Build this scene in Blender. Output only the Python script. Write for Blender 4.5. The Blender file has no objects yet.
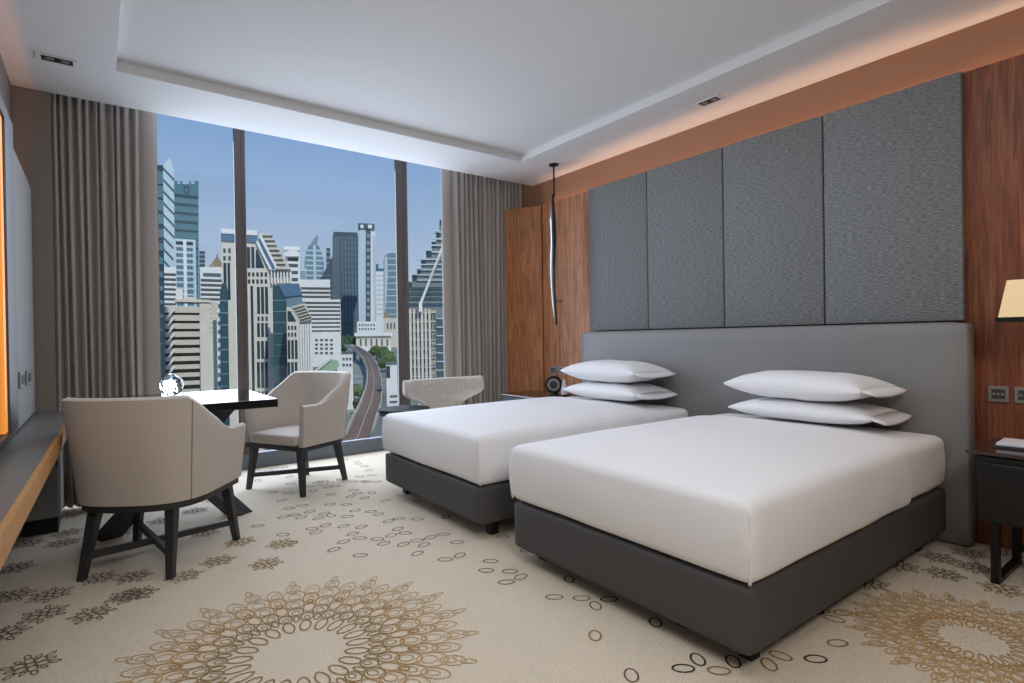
import bpy, bmesh, math, random
from math import sin, cos, pi, radians, sqrt, atan2, hypot
from mathutils import Vector, Matrix, noise

random.seed(7)
SC = bpy.context.scene
COL = SC.collection

# ------------------------------------------------------------------ camera frame
F = 555.4
YAW, PIT, ROL, EYE = radians(36.6228), radians(-0.3135), radians(-0.8789), 1.1
fw = Vector((sin(YAW) * cos(PIT), cos(YAW) * cos(PIT), sin(PIT)))
r0 = Vector((cos(YAW), -sin(YAW), 0)); u0 = r0.cross(fw)
rt = cos(ROL) * r0 + sin(ROL) * u0
up = -sin(ROL) * r0 + cos(ROL) * u0
CAM = Vector((0, 0, EYE))


def ray(px, py):
    return fw + rt * ((px - 512) / F) - up * ((py - 341.5) / F)


def at(px, py, d):
    return CAM + ray(px, py) * d


def floor_pt(px, py, z=0.0):
    v = ray(px, py)
    return CAM + v * ((z - EYE) / v.z)


# ------------------------------------------------------------------ materials
def lin(c):
    def f(v):
        v /= 255.0
        return v / 12.92 if v <= 0.04045 else ((v + 0.055) / 1.055) ** 2.4
    return (f(c[0]), f(c[1]), f(c[2]), 1.0)


def new_mat(name):
    m = bpy.data.materials.new(name)
    m.use_nodes = True
    nt = m.node_tree
    return m, nt, nt.nodes['Principled BSDF']


def mat(name, rgb, rough=0.6, metal=0.0, noise_scale=0, noise_amt=0.0, bump=0.0, bump_scale=200, spec=0.5, sheen=0.0, coat=0.0):
    m, nt, p = new_mat(name)
    c = lin(rgb)
    p.inputs['Base Color'].default_value = c
    p.inputs['Roughness'].default_value = rough
    p.inputs['Metallic'].default_value = metal
    p.inputs['Specular IOR Level'].default_value = spec
    p.inputs['Sheen Weight'].default_value = sheen
    p.inputs['Coat Weight'].default_value = coat
    tc = nt.nodes.new('ShaderNodeTexCoord')
    if noise_amt > 0:
        n = nt.nodes.new('ShaderNodeTexNoise'); n.inputs['Scale'].default_value = noise_scale
        n.inputs['Detail'].default_value = 4
        r = nt.nodes.new('ShaderNodeValToRGB')
        lo = tuple(v * (1 - noise_amt) for v in c[:3]) + (1,)
        hi = tuple(min(1, v * (1 + noise_amt)) for v in c[:3]) + (1,)
        r.color_ramp.elements[0].color = lo; r.color_ramp.elements[0].position = 0.3
        r.color_ramp.elements[1].color = hi; r.color_ramp.elements[1].position = 0.7
        nt.links.new(tc.outputs['Object'], n.inputs['Vector'])
        nt.links.new(n.outputs['Fac'], r.inputs['Fac'])
        nt.links.new(r.outputs['Color'], p.inputs['Base Color'])
    if bump > 0:
        n2 = nt.nodes.new('ShaderNodeTexNoise'); n2.inputs['Scale'].default_value = bump_scale
        b = nt.nodes.new('ShaderNodeBump'); b.inputs['Strength'].default_value = bump
        b.inputs['Distance'].default_value = 0.01
        nt.links.new(tc.outputs['Object'], n2.inputs['Vector'])
        nt.links.new(n2.outputs['Fac'], b.inputs['Height'])
        nt.links.new(b.outputs['Normal'], p.inputs['Normal'])
    return m


def wood(name, dark, mid, light, rough=0.45, scale=1.0):
    m, nt, p = new_mat(name)
    tc = nt.nodes.new('ShaderNodeTexCoord')
    mp = nt.nodes.new('ShaderNodeMapping')
    mp.inputs['Scale'].default_value = (14 * scale, 14 * scale, 0.9 * scale)
    n = nt.nodes.new('ShaderNodeTexNoise'); n.inputs['Scale'].default_value = 3.2
    n.inputs['Detail'].default_value = 7; n.inputs['Roughness'].default_value = 0.62; n.inputs['Distortion'].default_value = 0.7
    mp2 = nt.nodes.new('ShaderNodeMapping'); mp2.inputs['Scale'].default_value = (130 * scale, 130 * scale, 5 * scale)
    n2 = nt.nodes.new('ShaderNodeTexNoise'); n2.inputs['Scale'].default_value = 2.0; n2.inputs['Detail'].default_value = 3
    r = nt.nodes.new('ShaderNodeValToRGB')
    e = r.color_ramp.elements
    e[0].position = 0.3; e[0].color = lin(dark); e[1].position = 0.72; e[1].color = lin(light)
    k = e.new(0.5); k.color = lin(mid)
    mx = nt.nodes.new('ShaderNodeMix'); mx.data_type = 'RGBA'; mx.blend_type = 'MULTIPLY'
    r2 = nt.nodes.new('ShaderNodeValToRGB')
    r2.color_ramp.elements[0].color = (0.5, 0.45, 0.42, 1); r2.color_ramp.elements[0].position = 0.38
    r2.color_ramp.elements[1].color = (1, 1, 1, 1); r2.color_ramp.elements[1].position = 0.58
    L = nt.links.new
    L(tc.outputs['Object'], mp.inputs['Vector']); L(mp.outputs['Vector'], n.inputs['Vector'])
    L(tc.outputs['Object'], mp2.inputs['Vector']); L(mp2.outputs['Vector'], n2.inputs['Vector'])
    L(n.outputs['Fac'], r.inputs['Fac']); L(n2.outputs['Fac'], r2.inputs['Fac'])
    mx.inputs['Factor'].default_value = 0.55
    L(r.outputs['Color'], mx.inputs['A']); L(r2.outputs['Color'], mx.inputs['B'])
    L(mx.outputs['Result'], p.inputs['Base Color'])
    b = nt.nodes.new('ShaderNodeBump'); b.inputs['Strength'].default_value = 0.15; b.inputs['Distance'].default_value = 0.004
    L(n2.outputs['Fac'], b.inputs['Height']); L(b.outputs['Normal'], p.inputs['Normal'])
    p.inputs['Roughness'].default_value = rough
    return m


def weave(name, a, b_, rough=0.85):
    """fine horizontal ribbed cloth with a moire-like wobble"""
    m, nt, p = new_mat(name)
    L = nt.links.new
    tc = nt.nodes.new('ShaderNodeTexCoord')
    w = nt.nodes.new('ShaderNodeTexWave'); w.bands_direction = 'Z'; w.inputs['Scale'].default_value = 38
    w.inputs['Distortion'].default_value = 3.2; w.inputs['Detail'].default_value = 2; w.inputs['Detail Scale'].default_value = 1.2
    n = nt.nodes.new('ShaderNodeTexNoise'); n.inputs['Scale'].default_value = 150; n.inputs['Detail'].default_value = 2
    mp = nt.nodes.new('ShaderNodeMapping'); mp.inputs['Scale'].default_value = (1, 0.25, 1.2)
    ad = nt.nodes.new('ShaderNodeMath'); ad.operation = 'MULTIPLY_ADD'; ad.inputs[1].default_value = 0.35
    r = nt.nodes.new('ShaderNodeValToRGB')
    r.color_ramp.elements[0].color = lin(a); r.color_ramp.elements[0].position = 0.35
    r.color_ramp.elements[1].color = lin(b_); r.color_ramp.elements[1].position = 1.0
    L(tc.outputs['Object'], w.inputs['Vector']); L(tc.outputs['Object'], mp.inputs['Vector'])
    L(mp.outputs['Vector'], n.inputs['Vector'])
    L(w.outputs['Fac'], ad.inputs[0]); L(n.outputs['Fac'], ad.inputs[2])
    L(ad.outputs[0], r.inputs['Fac']); L(r.outputs['Color'], p.inputs['Base Color'])
    b = nt.nodes.new('ShaderNodeBump'); b.inputs['Strength'].default_value = 0.3; b.inputs['Distance'].default_value = 0.003
    L(ad.outputs[0], b.inputs['Height']); L(b.outputs['Normal'], p.inputs['Normal'])
    p.inputs['Roughness'].default_value = rough
    return m


def clear_glass(name, tint=(1, 1, 1), refl=0.06):
    m, nt, p = new_mat(name)
    nt.nodes.remove(p)
    out = nt.nodes['Material Output']
    t = nt.nodes.new('ShaderNodeBsdfTransparent'); t.inputs['Color'].default_value = (*tint, 1)
    g = nt.nodes.new('ShaderNodeBsdfGlossy'); g.inputs['Roughness'].default_value = 0.02
    mx = nt.nodes.new('ShaderNodeMixShader'); mx.inputs['Fac'].default_value = refl
    nt.links.new(t.outputs[0], mx.inputs[1]); nt.links.new(g.outputs[0], mx.inputs[2])
    nt.links.new(mx.outputs[0], out.inputs['Surface'])
    return m


def emit(name, rgb, s):
    m, nt, p = new_mat(name)
    p.inputs['Base Color'].default_value = lin(rgb)
    p.inputs['Emission Color'].default_value = lin(rgb)
    p.inputs['Emission Strength'].default_value = s
    return m


M = {}
M['ceiling'] = mat('ceiling_paint', (226, 226, 226), 0.9)
M['wall_grey'] = mat('grey_wall_paint', (150, 147, 143), 0.8, bump=0.05, bump_scale=90)
M['wallpaper'] = mat('taupe_wallpaper', (160, 118, 92), 0.85, noise_scale=240, noise_amt=0.22, bump=0.15, bump_scale=260)
M['wall_taupe'] = mat('taupe_wall_paint', (128, 119, 110), 0.8, bump=0.05, bump_scale=90)
M['wood'] = wood('oak_veneer', (136, 82, 47), (180, 114, 69), (210, 146, 93))
M['wood_red'] = wood('walnut_veneer', (92, 48, 28), (132, 74, 45), (158, 96, 60))
M['wood_edge'] = wood('oak_edging', (176, 122, 62), (200, 143, 78), (214, 160, 92), scale=2)
M['panel'] = weave('ribbed_grey_cloth', (76, 78, 78), (146, 148, 148))
M['head'] = mat('headboard_leather', (132, 131, 130), 0.5, bump=0.06, bump_scale=240)
M['base'] = mat('charcoal_upholstery', (72, 70, 70), 0.7, bump=0.12, bump_scale=420, noise_scale=300, noise_amt=0.12)
M['linen'] = mat('white_linen', (240, 238, 238), 0.85, bump=0.05, bump_scale=14, sheen=0.1)
M['pillow'] = mat('white_pillowcase', (242, 241, 242), 0.85, bump=0.08, bump_scale=10)
M['black'] = mat('black_metal', (22, 22, 23), 0.45, metal=0.3)
M['matte_black'] = mat('matte_black_lacquer', (20, 20, 21), 0.75, spec=.15)
M['black_wood'] = wood('black_stained_wood', (13, 13, 14), (19, 19, 20), (27, 27, 28), 0.4)
M['chairwood'] = mat('charcoal_wood', (46, 46, 48), 0.5, noise_scale=60, noise_amt=0.15)
M['chair'] = mat('beige_chair_cloth', (193, 182, 171), 0.75, noise_scale=420, noise_amt=0.06, bump=0.08, bump_scale=500, sheen=0.15)
M['seam'] = mat('stitching', (140, 130, 121), 0.8)
M['plush'] = mat('taupe_plush', (204, 194, 182), 0.95, noise_scale=40, noise_amt=0.1, bump=0.35, bump_scale=160, sheen=0.4)
M['table'] = mat('polished_black_top', (20, 20, 22), 0.09, spec=0.5)
M['tableleg'] = mat('dark_leg_lacquer', (44, 41, 43), 0.5)
M['desk'] = mat('desk_stone_top', (112, 108, 104), 0.4, noise_scale=30, noise_amt=0.05)
M['cabinet'] = mat('grey_cabinet_front', (136, 134, 132), 0.6)
M['frame'] = mat('bronze_anodised_frame', (88, 80, 78), 0.45, metal=0.15)
M['sill'] = mat('slate_blue_sill', (104, 113, 122), 0.5)
M['curtain'] = mat('taupe_curtain_cloth', (172, 164, 158), 0.85, noise_scale=300, noise_amt=0.08, bump=0.06, bump_scale=400)
M['glass'] = clear_glass('window_glass', (0.98, 0.99, 0.985), 0.015)
M['mirror'] = mat('mirror_silver', (200, 200, 200), 0.03, metal=1.0)
M['darkframe'] = mat('dark_bronze_trim', (62, 60, 60), 0.4, metal=0.2)
M['amber'] = emit('amber_emission', (235, 150, 55), 0.6)
M['steel'] = mat('brushed_nickel_plate', (150, 146, 140), 0.4, metal=0.6)
M['darkkey'] = mat('dark_switch_insert', (58, 58, 60), 0.5)
M['white_plastic'] = mat('white_plastic', (225, 225, 225), 0.4)
M['shade'] = emit('cream_lamp_shade', (226, 198, 150), 0.42)
M['stand_top'] = mat('smoked_glass_top', (58, 46, 40), 0.12, spec=0.8)
M['paper'] = mat('pale_paper', (225, 228, 235), 0.7)
M['crystal'] = mat('clear_pebbled_glass', (205, 214, 214), 0.0, spec=.4)
M['crystal'].node_tree.nodes['Principled BSDF'].inputs['Transmission Weight'].default_value = 1.0
M['crystal'].node_tree.nodes['Principled BSDF'].inputs['IOR'].default_value = 1.42
M['pendglass'] = mat('blown_pendant_glass', (200, 198, 196), 0.15, metal=0.55, spec=1.0)
# carpet yarns
M['carpet'] = mat('beige_carpet_pile', (221, 206, 183), 0.95, noise_scale=170, noise_amt=0.16, bump=0.5, bump_scale=260)
M['y_gold'] = mat('gold_yarn', (176, 138, 84), 0.95)
M['y_tan'] = mat('tan_yarn', (190, 156, 108), 0.95)
M['y_olive'] = mat('olive_brown_yarn', (146, 118, 70), 0.95)
M['y_brown'] = mat('brown_yarn', (112, 95, 78), 0.95)
M['y_dark'] = mat('dark_brown_yarn', (66, 52, 44), 0.95)


# ------------------------------------------------------------------ mesh helpers
class MB:
    def __init__(s):
        s.v, s.f, s.mi = [], [], []

    def add(s, vs, fs, mi=0):
        b = len(s.v)
        s.v += [tuple(v) for v in vs]
        s.f += [tuple(b + i for i in f) for f in fs]
        s.mi += [mi] * len(fs)
        return s

    def box(s, x0, x1, y0, y1, z0, z1, mi=0, rot=None, bev=0.0, seg=2):
        if bev > 0:
            bm = bmesh.new()
            bmesh.ops.create_cube(bm, size=1.0)
            for v in bm.verts:
                v.co = Vector(((x0 + x1) / 2 + v.co.x * (x1 - x0), (y0 + y1) / 2 + v.co.y * (y1 - y0), (z0 + z1) / 2 + v.co.z * (z1 - z0)))
            bmesh.ops.bevel(bm, geom=list(bm.edges), offset=bev, segments=seg, profile=0.5, affect='EDGES')
            bm.verts.index_update()
            vs = [v.co.copy() for v in bm.verts]; fs = [[v.index for v in f.verts] for f in bm.faces]
            bm.free()
        else:
            vs = [Vector(p) for p in ((x0, y0, z0), (x1, y0, z0), (x1, y1, z0), (x0, y1, z0), (x0, y0, z1), (x1, y0, z1), (x1, y1, z1), (x0, y1, z1))]
            fs = [(0, 3, 2, 1), (4, 5, 6, 7), (0, 1, 5, 4), (1, 2, 6, 5), (2, 3, 7, 6), (3, 0, 4, 7)]
        if rot is not None:
            vs = [rot @ v for v in vs]
        return s.add(vs, fs, mi)

    def prism(s, poly, axis, a0, a1, mi=0):
        """poly: 2-D points in the plane normal to axis; extruded from a0 to a1"""
        def P(p, a):
            return {'x': (a, p[0], p[1]), 'y': (p[0], a, p[1]), 'z': (p[0], p[1], a)}[axis]
        n = len(poly)
        vs = [P(p, a0) for p in poly] + [P(p, a1) for p in poly]
        fs = [tuple(range(n))[::-1], tuple(range(n, 2 * n))] + [(i, (i + 1) % n, n + (i + 1) % n, n + i) for i in range(n)]
        return s.add(vs, fs, mi)

    def tube(s, pts, r, n=10, mi=0, cap=True):
        pts = [Vector(p) for p in pts]
        rs = r if isinstance(r, (list, tuple)) else [r] * len(pts)
        vs, fs = [], []
        for i, p in enumerate(pts):
            d = (pts[min(i + 1, len(pts) - 1)] - pts[max(i - 1, 0)]).normalized()
            a = Vector((0, 0, 1)) if abs(d.z) < 0.9 else Vector((1, 0, 0))
            e1 = d.cross(a).normalized(); e2 = d.cross(e1)
            vs += [p + (e1 * cos(2 * pi * k / n) + e2 * sin(2 * pi * k / n)) * rs[i] for k in range(n)]
        for i in range(len(pts) - 1):
            for k in range(n):
                fs.append((i * n + k, i * n + (k + 1) % n, (i + 1) * n + (k + 1) % n, (i + 1) * n + k))
        if cap:
            fs += [tuple(range(n))[::-1], tuple((len(pts) - 1) * n + k for k in range(n))]
        return s.add(vs, fs, mi)

    def lathe(s, prof, c=(0, 0), n=24, mi=0):
        vs, fs = [], []
        for (r, z) in prof:
            vs += [(c[0] + r * cos(2 * pi * k / n), c[1] + r * sin(2 * pi * k / n), z) for k in range(n)]
        for i in range(len(prof) - 1):
            for k in range(n):
                fs.append((i * n + k, i * n + (k + 1) % n, (i + 1) * n + (k + 1) % n, (i + 1) * n + k))
        fs += [tuple(range(n))[::-1], tuple((len(prof) - 1) * n + k for k in range(n))]
        return s.add(vs, fs, mi)

    def taper(s, c0, c1, w0, w1, rz=0.0, mi=0):
        """four sided tapered bar from c0 (size w0 = (wx,wy)) to c1 (w1)"""
        vs = []
        for c, w in ((c0, w0), (c1, w1)):
            for sx, sy in ((-1, -1), (1, -1), (1, 1), (-1, 1)):
                x, y = sx * w[0] / 2, sy * w[1] / 2
                vs.append((c[0] + x * cos(rz) - y * sin(rz), c[1] + x * sin(rz) + y * cos(rz), c[2]))
        return s.add(vs, [(3, 2, 1, 0), (4, 5, 6, 7), (0, 1, 5, 4), (1, 2, 6, 5), (2, 3, 7, 6), (3, 0, 4, 7)], mi)

    def soft(s, x0, x1, y0, y1, z0, z1, r, n=14, fn=None, mi=0):
        """rounded box built from a gridded cube; fn(p, (u,v,w)) may deform each point"""
        h = Vector(((x1 - x0) / 2, (y1 - y0) / 2, (z1 - z0) / 2)); c = Vector(((x0 + x1) / 2, (y0 + y1) / 2, (z0 + z1) / 2))
        r = min(r, h.x, h.y, h.z)
        ids, vs, fs = {}, [], []

        def tt(i):
            t = -1 + 2 * i / n
            return math.copysign(1 - (1 - abs(t)) ** 1.6, t)

        def vert(i, j, k):
            key = (i, j, k)
            if key not in ids:
                q = Vector((tt(i) * h.x, tt(j) * h.y, tt(k) * h.z))
                inn = Vector([max(-(h[a] - r), min(h[a] - r, q[a])) for a in range(3)])
                d = q - inn
                if d.length > 1e-9:
                    q = inn + d.normalized() * r
                uvw = (q.x / h.x, q.y / h.y, q.z / h.z)
                p = c + q
                if fn: p = fn(p, uvw)
                ids[key] = len(vs); vs.append(p)
            return ids[key]
        for a in range(n):
            for b in range(n):
                fs.append((vert(a, b, 0), vert(a, b + 1, 0), vert(a + 1, b + 1, 0), vert(a + 1, b, 0)))
                fs.append((vert(a, b, n), vert(a + 1, b, n), vert(a + 1, b + 1, n), vert(a, b + 1, n)))
                fs.append((vert(a, 0, b), vert(a + 1, 0, b), vert(a + 1, 0, b + 1), vert(a, 0, b + 1)))
                fs.append((vert(a, n, b), vert(a, n, b + 1), vert(a + 1, n, b + 1), vert(a + 1, n, b)))
                fs.append((vert(0, a, b), vert(0, a, b + 1), vert(0, a + 1, b + 1), vert(0, a + 1, b)))
                fs.append((vert(n, a, b), vert(n, a + 1, b), vert(n, a + 1, b + 1), vert(n, a, b + 1)))
        return s.add(vs, fs, mi)

    def build(s, name, m, parent=None, smooth=None):
        me = bpy.data.meshes.new(name)
        me.from_pydata(s.v, [], s.f)
        ms = m if isinstance(m, (list, tuple)) else [m]
        for x in ms: me.materials.append(x)
        for p, i in zip(me.polygons, s.mi): p.material_index = i
        if smooth is not None:
            for p in me.polygons: p.use_smooth = True
            if smooth < 3.1:
                me.set_sharp_from_angle(angle=smooth)
        me.update()
        o = bpy.data.objects.new(name, me)
        COL.objects.link(o)
        if parent is not None: o.parent = parent
        return o


def tag(o, label=None, cat=None, group=None, kind=None):
    if label: o['label'] = label
    if cat: o['category'] = cat
    if group: o['group'] = group
    if kind: o['kind'] = kind
    return o


def thing(name, label, cat, loc=(0, 0, 0), rz=0.0, group=None, kind=None):
    o = bpy.data.objects.new(name, None)
    COL.objects.link(o)
    o.location = loc; o.rotation_euler = (0, 0, rz)
    o.empty_display_size = 0.2
    return tag(o, label, cat, group, kind)


def dup(root, loc, rz=None, label=None, group=None):
    r = root.copy(); COL.objects.link(r); r.location = loc
    if rz is not None: r.rotation_euler = (0, 0, rz)
    if label: r['label'] = label
    if group: r['group'] = group
    for ch in list(root.children):
        c = ch.copy(); COL.objects.link(c); c.parent = r
        for g in list(ch.children):
            d = g.copy(); COL.objects.link(d); d.parent = c
    return r


SM = 0.6
# ------------------------------------------------------------------ room shell
XL, XR, YB, YE = -0.41, 3.70, -3.2, 4.57      # left wall, right wall, rear wall, ceiling edge before the curtain recess
ZC, ZT = 2.705, 2.765                          # ceiling border, raised tray
YW = 5.23                                      # window sill face


def structure(o):
    o['kind'] = 'structure'
    return o


def carpet():
    b = MB()
    b.add([(XL - .2, YB - .2, 0), (XR + .2, YB - .2, 0), (XR + .2, YW + .3, 0), (XL - .2, YW + .3, 0),
           (XL - .2, YB - .2, -.2), (XR + .2, YB - .2, -.2), (XR + .2, YW + .3, -.2), (XL - .2, YW + .3, -.2)],
          [(0, 1, 2, 3), (7, 6, 5, 4), (0, 4, 5, 1), (1, 5, 6, 2), (2, 6, 7, 3), (3, 7, 4, 0)], 0)
    zc = [0.0012]

    def ring(cx, cy, a, bb, ang, w, mi, pointed=0.0, n=16):
        zc[0] += 0.0000004
        vs, fs = [], []
        for k in range(n):
            t = 2 * pi * k / n
            st = sin(t) * (abs(sin(t)) ** pointed if pointed else 1)
            for sgn in (1, -1):
                x = (a + sgn * w / 2 * (1 + pointed)) * cos(t); y = (bb + sgn * w / 2) * st
                vs.append((cx + x * cos(ang) - y * sin(ang), cy + x * sin(ang) + y * cos(ang), zc[0]))
        for k in range(n):
            k2 = (k + 1) % n
            fs.append((2 * k + 1, 2 * k, 2 * k2, 2 * k2 + 1))
        b.add(vs, fs, mi)

    GOLD, TAN, OLIVE, BROWN, DARK = 1, 2, 3, 4, 5
    ax_r = atan2(rt.y, rt.x)                   # across the view; +90 degrees runs away from the viewer
    seen = []

    def rings(lst, x0, y0, sc, mi):
        for it in lst:
            px, py = x0 + it[0] / sc, y0 + it[1] / sc
            p = floor_pt(px, py)
            if any((p - q).length < 0.03 for q in seen): continue
            seen.append(p)
            k = it[2] if len(it) > 2 else random.choice('wwla')
            ang = ax_r + {'w': 0.0, 'r': pi / 2, 'l': 0.9, 'a': -0.7}[k] + random.uniform(-.15, .15)
            m_ = it[3] if len(it) > 3 else mi
            ring(p.x, p.y, 0.036, 0.022, ang, 0.0078 if m_ in (DARK, OLIVE) else 0.0068, m_, 0.0, 12)
    rings([(85, 57), (250, 60), (410, 145, 'r', DARK), (100, 168, 'l'), (155, 155, 'w'), (255, 157, 'w'), (150, 210, 'l'), (190, 232, 'w'), (115, 245, 'l'),
           (75, 288, 'l'), (40, 265, 'w'), (180, 292, 'l'), (255, 272, 'w'), (325, 255, 'l'), (393, 240, 'w'), (290, 296, 'l'), (255, 342, 'l'), (470, 282, 'w'),
           (405, 374, 'w'), (483, 352, 'l'), (712, 250, 'w'), (845, 325, 'w'), (648, 383, 'w'), (625, 433, 'w'), (752, 438, 'w'), (810, 468, 'l'), (732, 496, 'w')],
          370, 490, 5.379, BROWN)
    rings([(210, 78), (325, 25), (310, 85), (265, 130, 'l'), (470, 70), (580, 92, 'w'), (705, 105, 'l'), (795, 115, 'l'), (840, 82), (725, 65), (750, 85), (928, 132, 'w'),
           (575, 155, 'w'), (680, 158, 'w'), (315, 182, 'w'), (400, 163, 'w'), (445, 203, 'l'), (350, 225), (275, 237, 'l'), (390, 240, 'l'), (500, 245, 'l'), (580, 228, 'a'),
           (540, 215, 'l'), (685, 233, 'w'), (735, 195), (835, 203, 'w'), (885, 220, 'l'), (940, 265, 'l'), (115, 293, 'w'), (275, 350, 'w'), (325, 402, 'w'), (460, 312, 'w'),
           (545, 290, 'l'), (485, 335, 'l'), (660, 295, 'l'), (775, 300, 'l'), (720, 345, 'l'), (765, 372, 'w'), (660, 395, 'l'), (600, 445, 'l'), (870, 378, 'w'), (965, 352, 'l'),
           (915, 405, 'l'), (768, 482, 'w'), (530, 30), (580, 15), (610, 40), (450, 40), (490, 20), (640, 2), (720, 8), (815, 10), (560, 45), (510, 12)], 240, 480, 6.383, BROWN)
    rings([(5, 95, 'r', BROWN), (265, 105, 'r'), (185, 200, 'w', BROWN), (332, 207, 'w', BROWN), (407, 247, 'r', BROWN), (480, 212, 'w'), (405, 408, 'r', OLIVE), (730, 337, 'r'),
           (895, 350, 'a'), (600, 622, 'r', BROWN), (880, 585, 'w'), (958, 537, 'r')], 520, 560, 5.389, DARK)
    rings([(165, 517, 'w'), (245, 465, 'r', DARK), (450, 482, 'r'), (515, 432, 'a'), (715, 450, 'w', DARK), (840, 360, 'w'), (870, 187, 'w'), (820, 222, 'a'), (740, 170, 'a'),
           (705, 183, 'w', DARK), (1000, 200, 'w')], 690, 580, 5.689, OLIVE)
    # rings that fade out under the beds and towards the window
    for k in range(34):
        px, py = random.uniform(255, 385), random.uniform(452, 482)
        p = floor_pt(px, py)
        if p.y < 5.15: ring(p.x, p.y, 0.036, 0.022, random.uniform(0, pi), 0.0065, BROWN, 0, 10)

    def flower(px, py, mi, s=1.0):
        s *= .79
        p = floor_pt(px, py); a0 = random.uniform(0, 1)
        ring(p.x, p.y, .016 * s, .016 * s, 0, .0058, mi, 0, 8)
        for k in range(6):
            a = a0 + k * pi / 3
            ring(p.x + .042 * s * cos(a), p.y + .042 * s * sin(a), .024 * s, .017 * s, a, .0058, mi, 0, 10)
            ring(p.x + .083 * s * cos(a), p.y + .083 * s * sin(a), .022 * s, .011 * s, a, .0052, mi, .3, 10)
            a += pi / 6
            ring(p.x + .068 * s * cos(a), p.y + .068 * s * sin(a), .016 * s, .009 * s, a, .0048, mi, .3, 8)
    for p in ((70, 515), (33, 533), (66, 533), (28, 543), (63, 543), (15, 568), (11, 596), (50, 595), (44, 614), (3, 634), (31, 665), (-28, 640), (100, 552), (126, 532)):
        flower(*p, BROWN, 1.05)
    for p in ((92, 614), (99, 578), (127, 596), (133, 577), (138, 594), (162, 521), (195, 511), (205, 533), (215, 500)):
        flower(*p, BROWN)
    for p in ((184, 576), (218, 561), (266, 564), (240, 542), (282, 524 + 20)):
        flower(*p, OLIVE)
    for p in ((969, 553), (940, 558), (944, 574), (976, 568), (869, 583), (1003, 551), (900, 566)):
        flower(*p, BROWN)
    flower(1001, 589, OLIVE)

    def medallion(px, py, s=1.0, pale=False):
        c = floor_pt(px, py); n = 21
        # (radius, half length, half width, yarn, half step, nested oval)
        rows = [(.200, .043, .020, OLIVE, 0, 0), (.272, .034, .024, OLIVE, 0, .45), (.262, .026, .011, OLIVE, .5, 0), (.322, .040, .030, OLIVE, .5, .5), (.352, .040, .022, GOLD, 0, 0),
                (.395, .048, .036, GOLD, .5, .55), (.435, .052, .030, GOLD, 0, .5), (.478, .056, .044, TAN, .5, .55), (.515, .052, .030, TAN, 0, .5), (.400, .020, .012, OLIVE, 0, 0),
                (.550, .046, .030, TAN, .5, .5)]
        for (r, a, bb, mi, off, nest) in rows:
            if pale: mi = TAN if r > .3 else GOLD
            for k in range(n):
                t = 2 * pi * (k + off) / n
                ring(c.x + s * r * cos(t), c.y + s * r * sin(t), a * s, bb * s, t, .0072 - .0045 * r, mi, .22, 14)
                if nest:
                    ring(c.x + s * (r - .2 * a) * cos(t), c.y + s * (r - .2 * a) * sin(t), a * s * nest, bb * s * nest, t, .0038, mi, .22, 10)
        for k in range(n):
            t = 2 * pi * (k + .5) / n
            ring(c.x + s * .605 * cos(t), c.y + s * .605 * sin(t), .030 * s, .013 * s, t, .0045, TAN, .35, 12)
    medallion(300, 653)
    medallion(973, 640, 0.64, True)
    o = b.build('floor', [M['carpet'], M['y_gold'], M['y_tan'], M['y_olive'], M['y_brown'], M['y_dark']])
    return structure(o)


carpet()

# ceiling: border with a raised tray, in one mesh
TX0, TX1, TY0, TY1 = 0.105, 3.10, -1.6, 3.995
b = MB()
b.box(XL - .2, TX0, YB - .2, YE, ZC, ZC + .3)
b.box(TX1, XR + .2, YB - .2, YE, ZC, ZC + .3)
b.box(TX0, TX1, TY1, YE, ZC, ZC + .3)
b.box(TX0, TX1, YB - .2, TY0, ZC, ZC + .3)
b.box(TX0, TX1, TY0, TY1, ZT, ZC + .3)
b.box(XL - .2, XR + .2, YE, YW + .4, 3.22, 3.35)
b.box(XL - .2, XR + .2, YE - .1, YE, ZC + .3, 3.35)
structure(b.build('ceiling', M['ceiling']))
b = MB(); b.box(XL - .2, XL, YB - .2, YE, 0, ZC); b.box(XL - .2, -0.226, YE, YE + .05, 0, 3.22); b.box(XL - .2, -0.30, YE + .05, YW + .4, 0, 3.22)
structure(b.build('wall_left', M['wall_taupe']))
b = MB(); b.box(XR, XR + .2, YB - .2, YW + .4, 0, 3.22)
structure(b.build('wall_right', M['wallpaper']))
b = MB(); b.box(XL, XR, YB - .2, YB, 0, ZC)
structure(b.build('wall_rear', M['wall_grey']))

# window: plinth sill, head, two mullions, side jambs, three panes
w = thing('window_1', None, None); w['kind'] = 'structure'
b = MB(); b.box(-0.30, XR, YW, YW + .06, 0, .135, bev=.006); b.box(-0.30, XR, YW + .061, YW + .45, -.2, .06); b.build('sill', M['sill'], w)
b = MB(); b.box(-0.30, XR, YW + .04, YW + .2, 3.14, 3.22); b.build('head_frame', M['frame'], w)
MX = [(0.950, 1.040), (2.445, 2.572)]
for a, c in MX:
    q = MB(); q.box(a, c, YW, YW + .03, .135, 3.14, bev=.004)
    q.box(a + (c - a) * .62, a + (c - a) * .68, YW - .004, YW, .135, 3.14)
    q.build('mullion', M['frame'], w)
q = MB(); q.box(-.30, -.15, YW + .02, YW + .16, .135, 3.14); q.build('jamb', M['frame'], w)
q = MB(); q.box(3.64, XR, YW + .02, YW + .16, .135, 3.14); q.build('jamb', M['frame'], w)
for a, c in ((-.15, MX[0][0]), (MX[0][1], MX[1][0]), (MX[1][1], 3.64)):
    q = MB(); q.box(a, c, YW + .034, YW + .038, .135, 3.14); q.build('pane', M['glass'], w)


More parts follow.
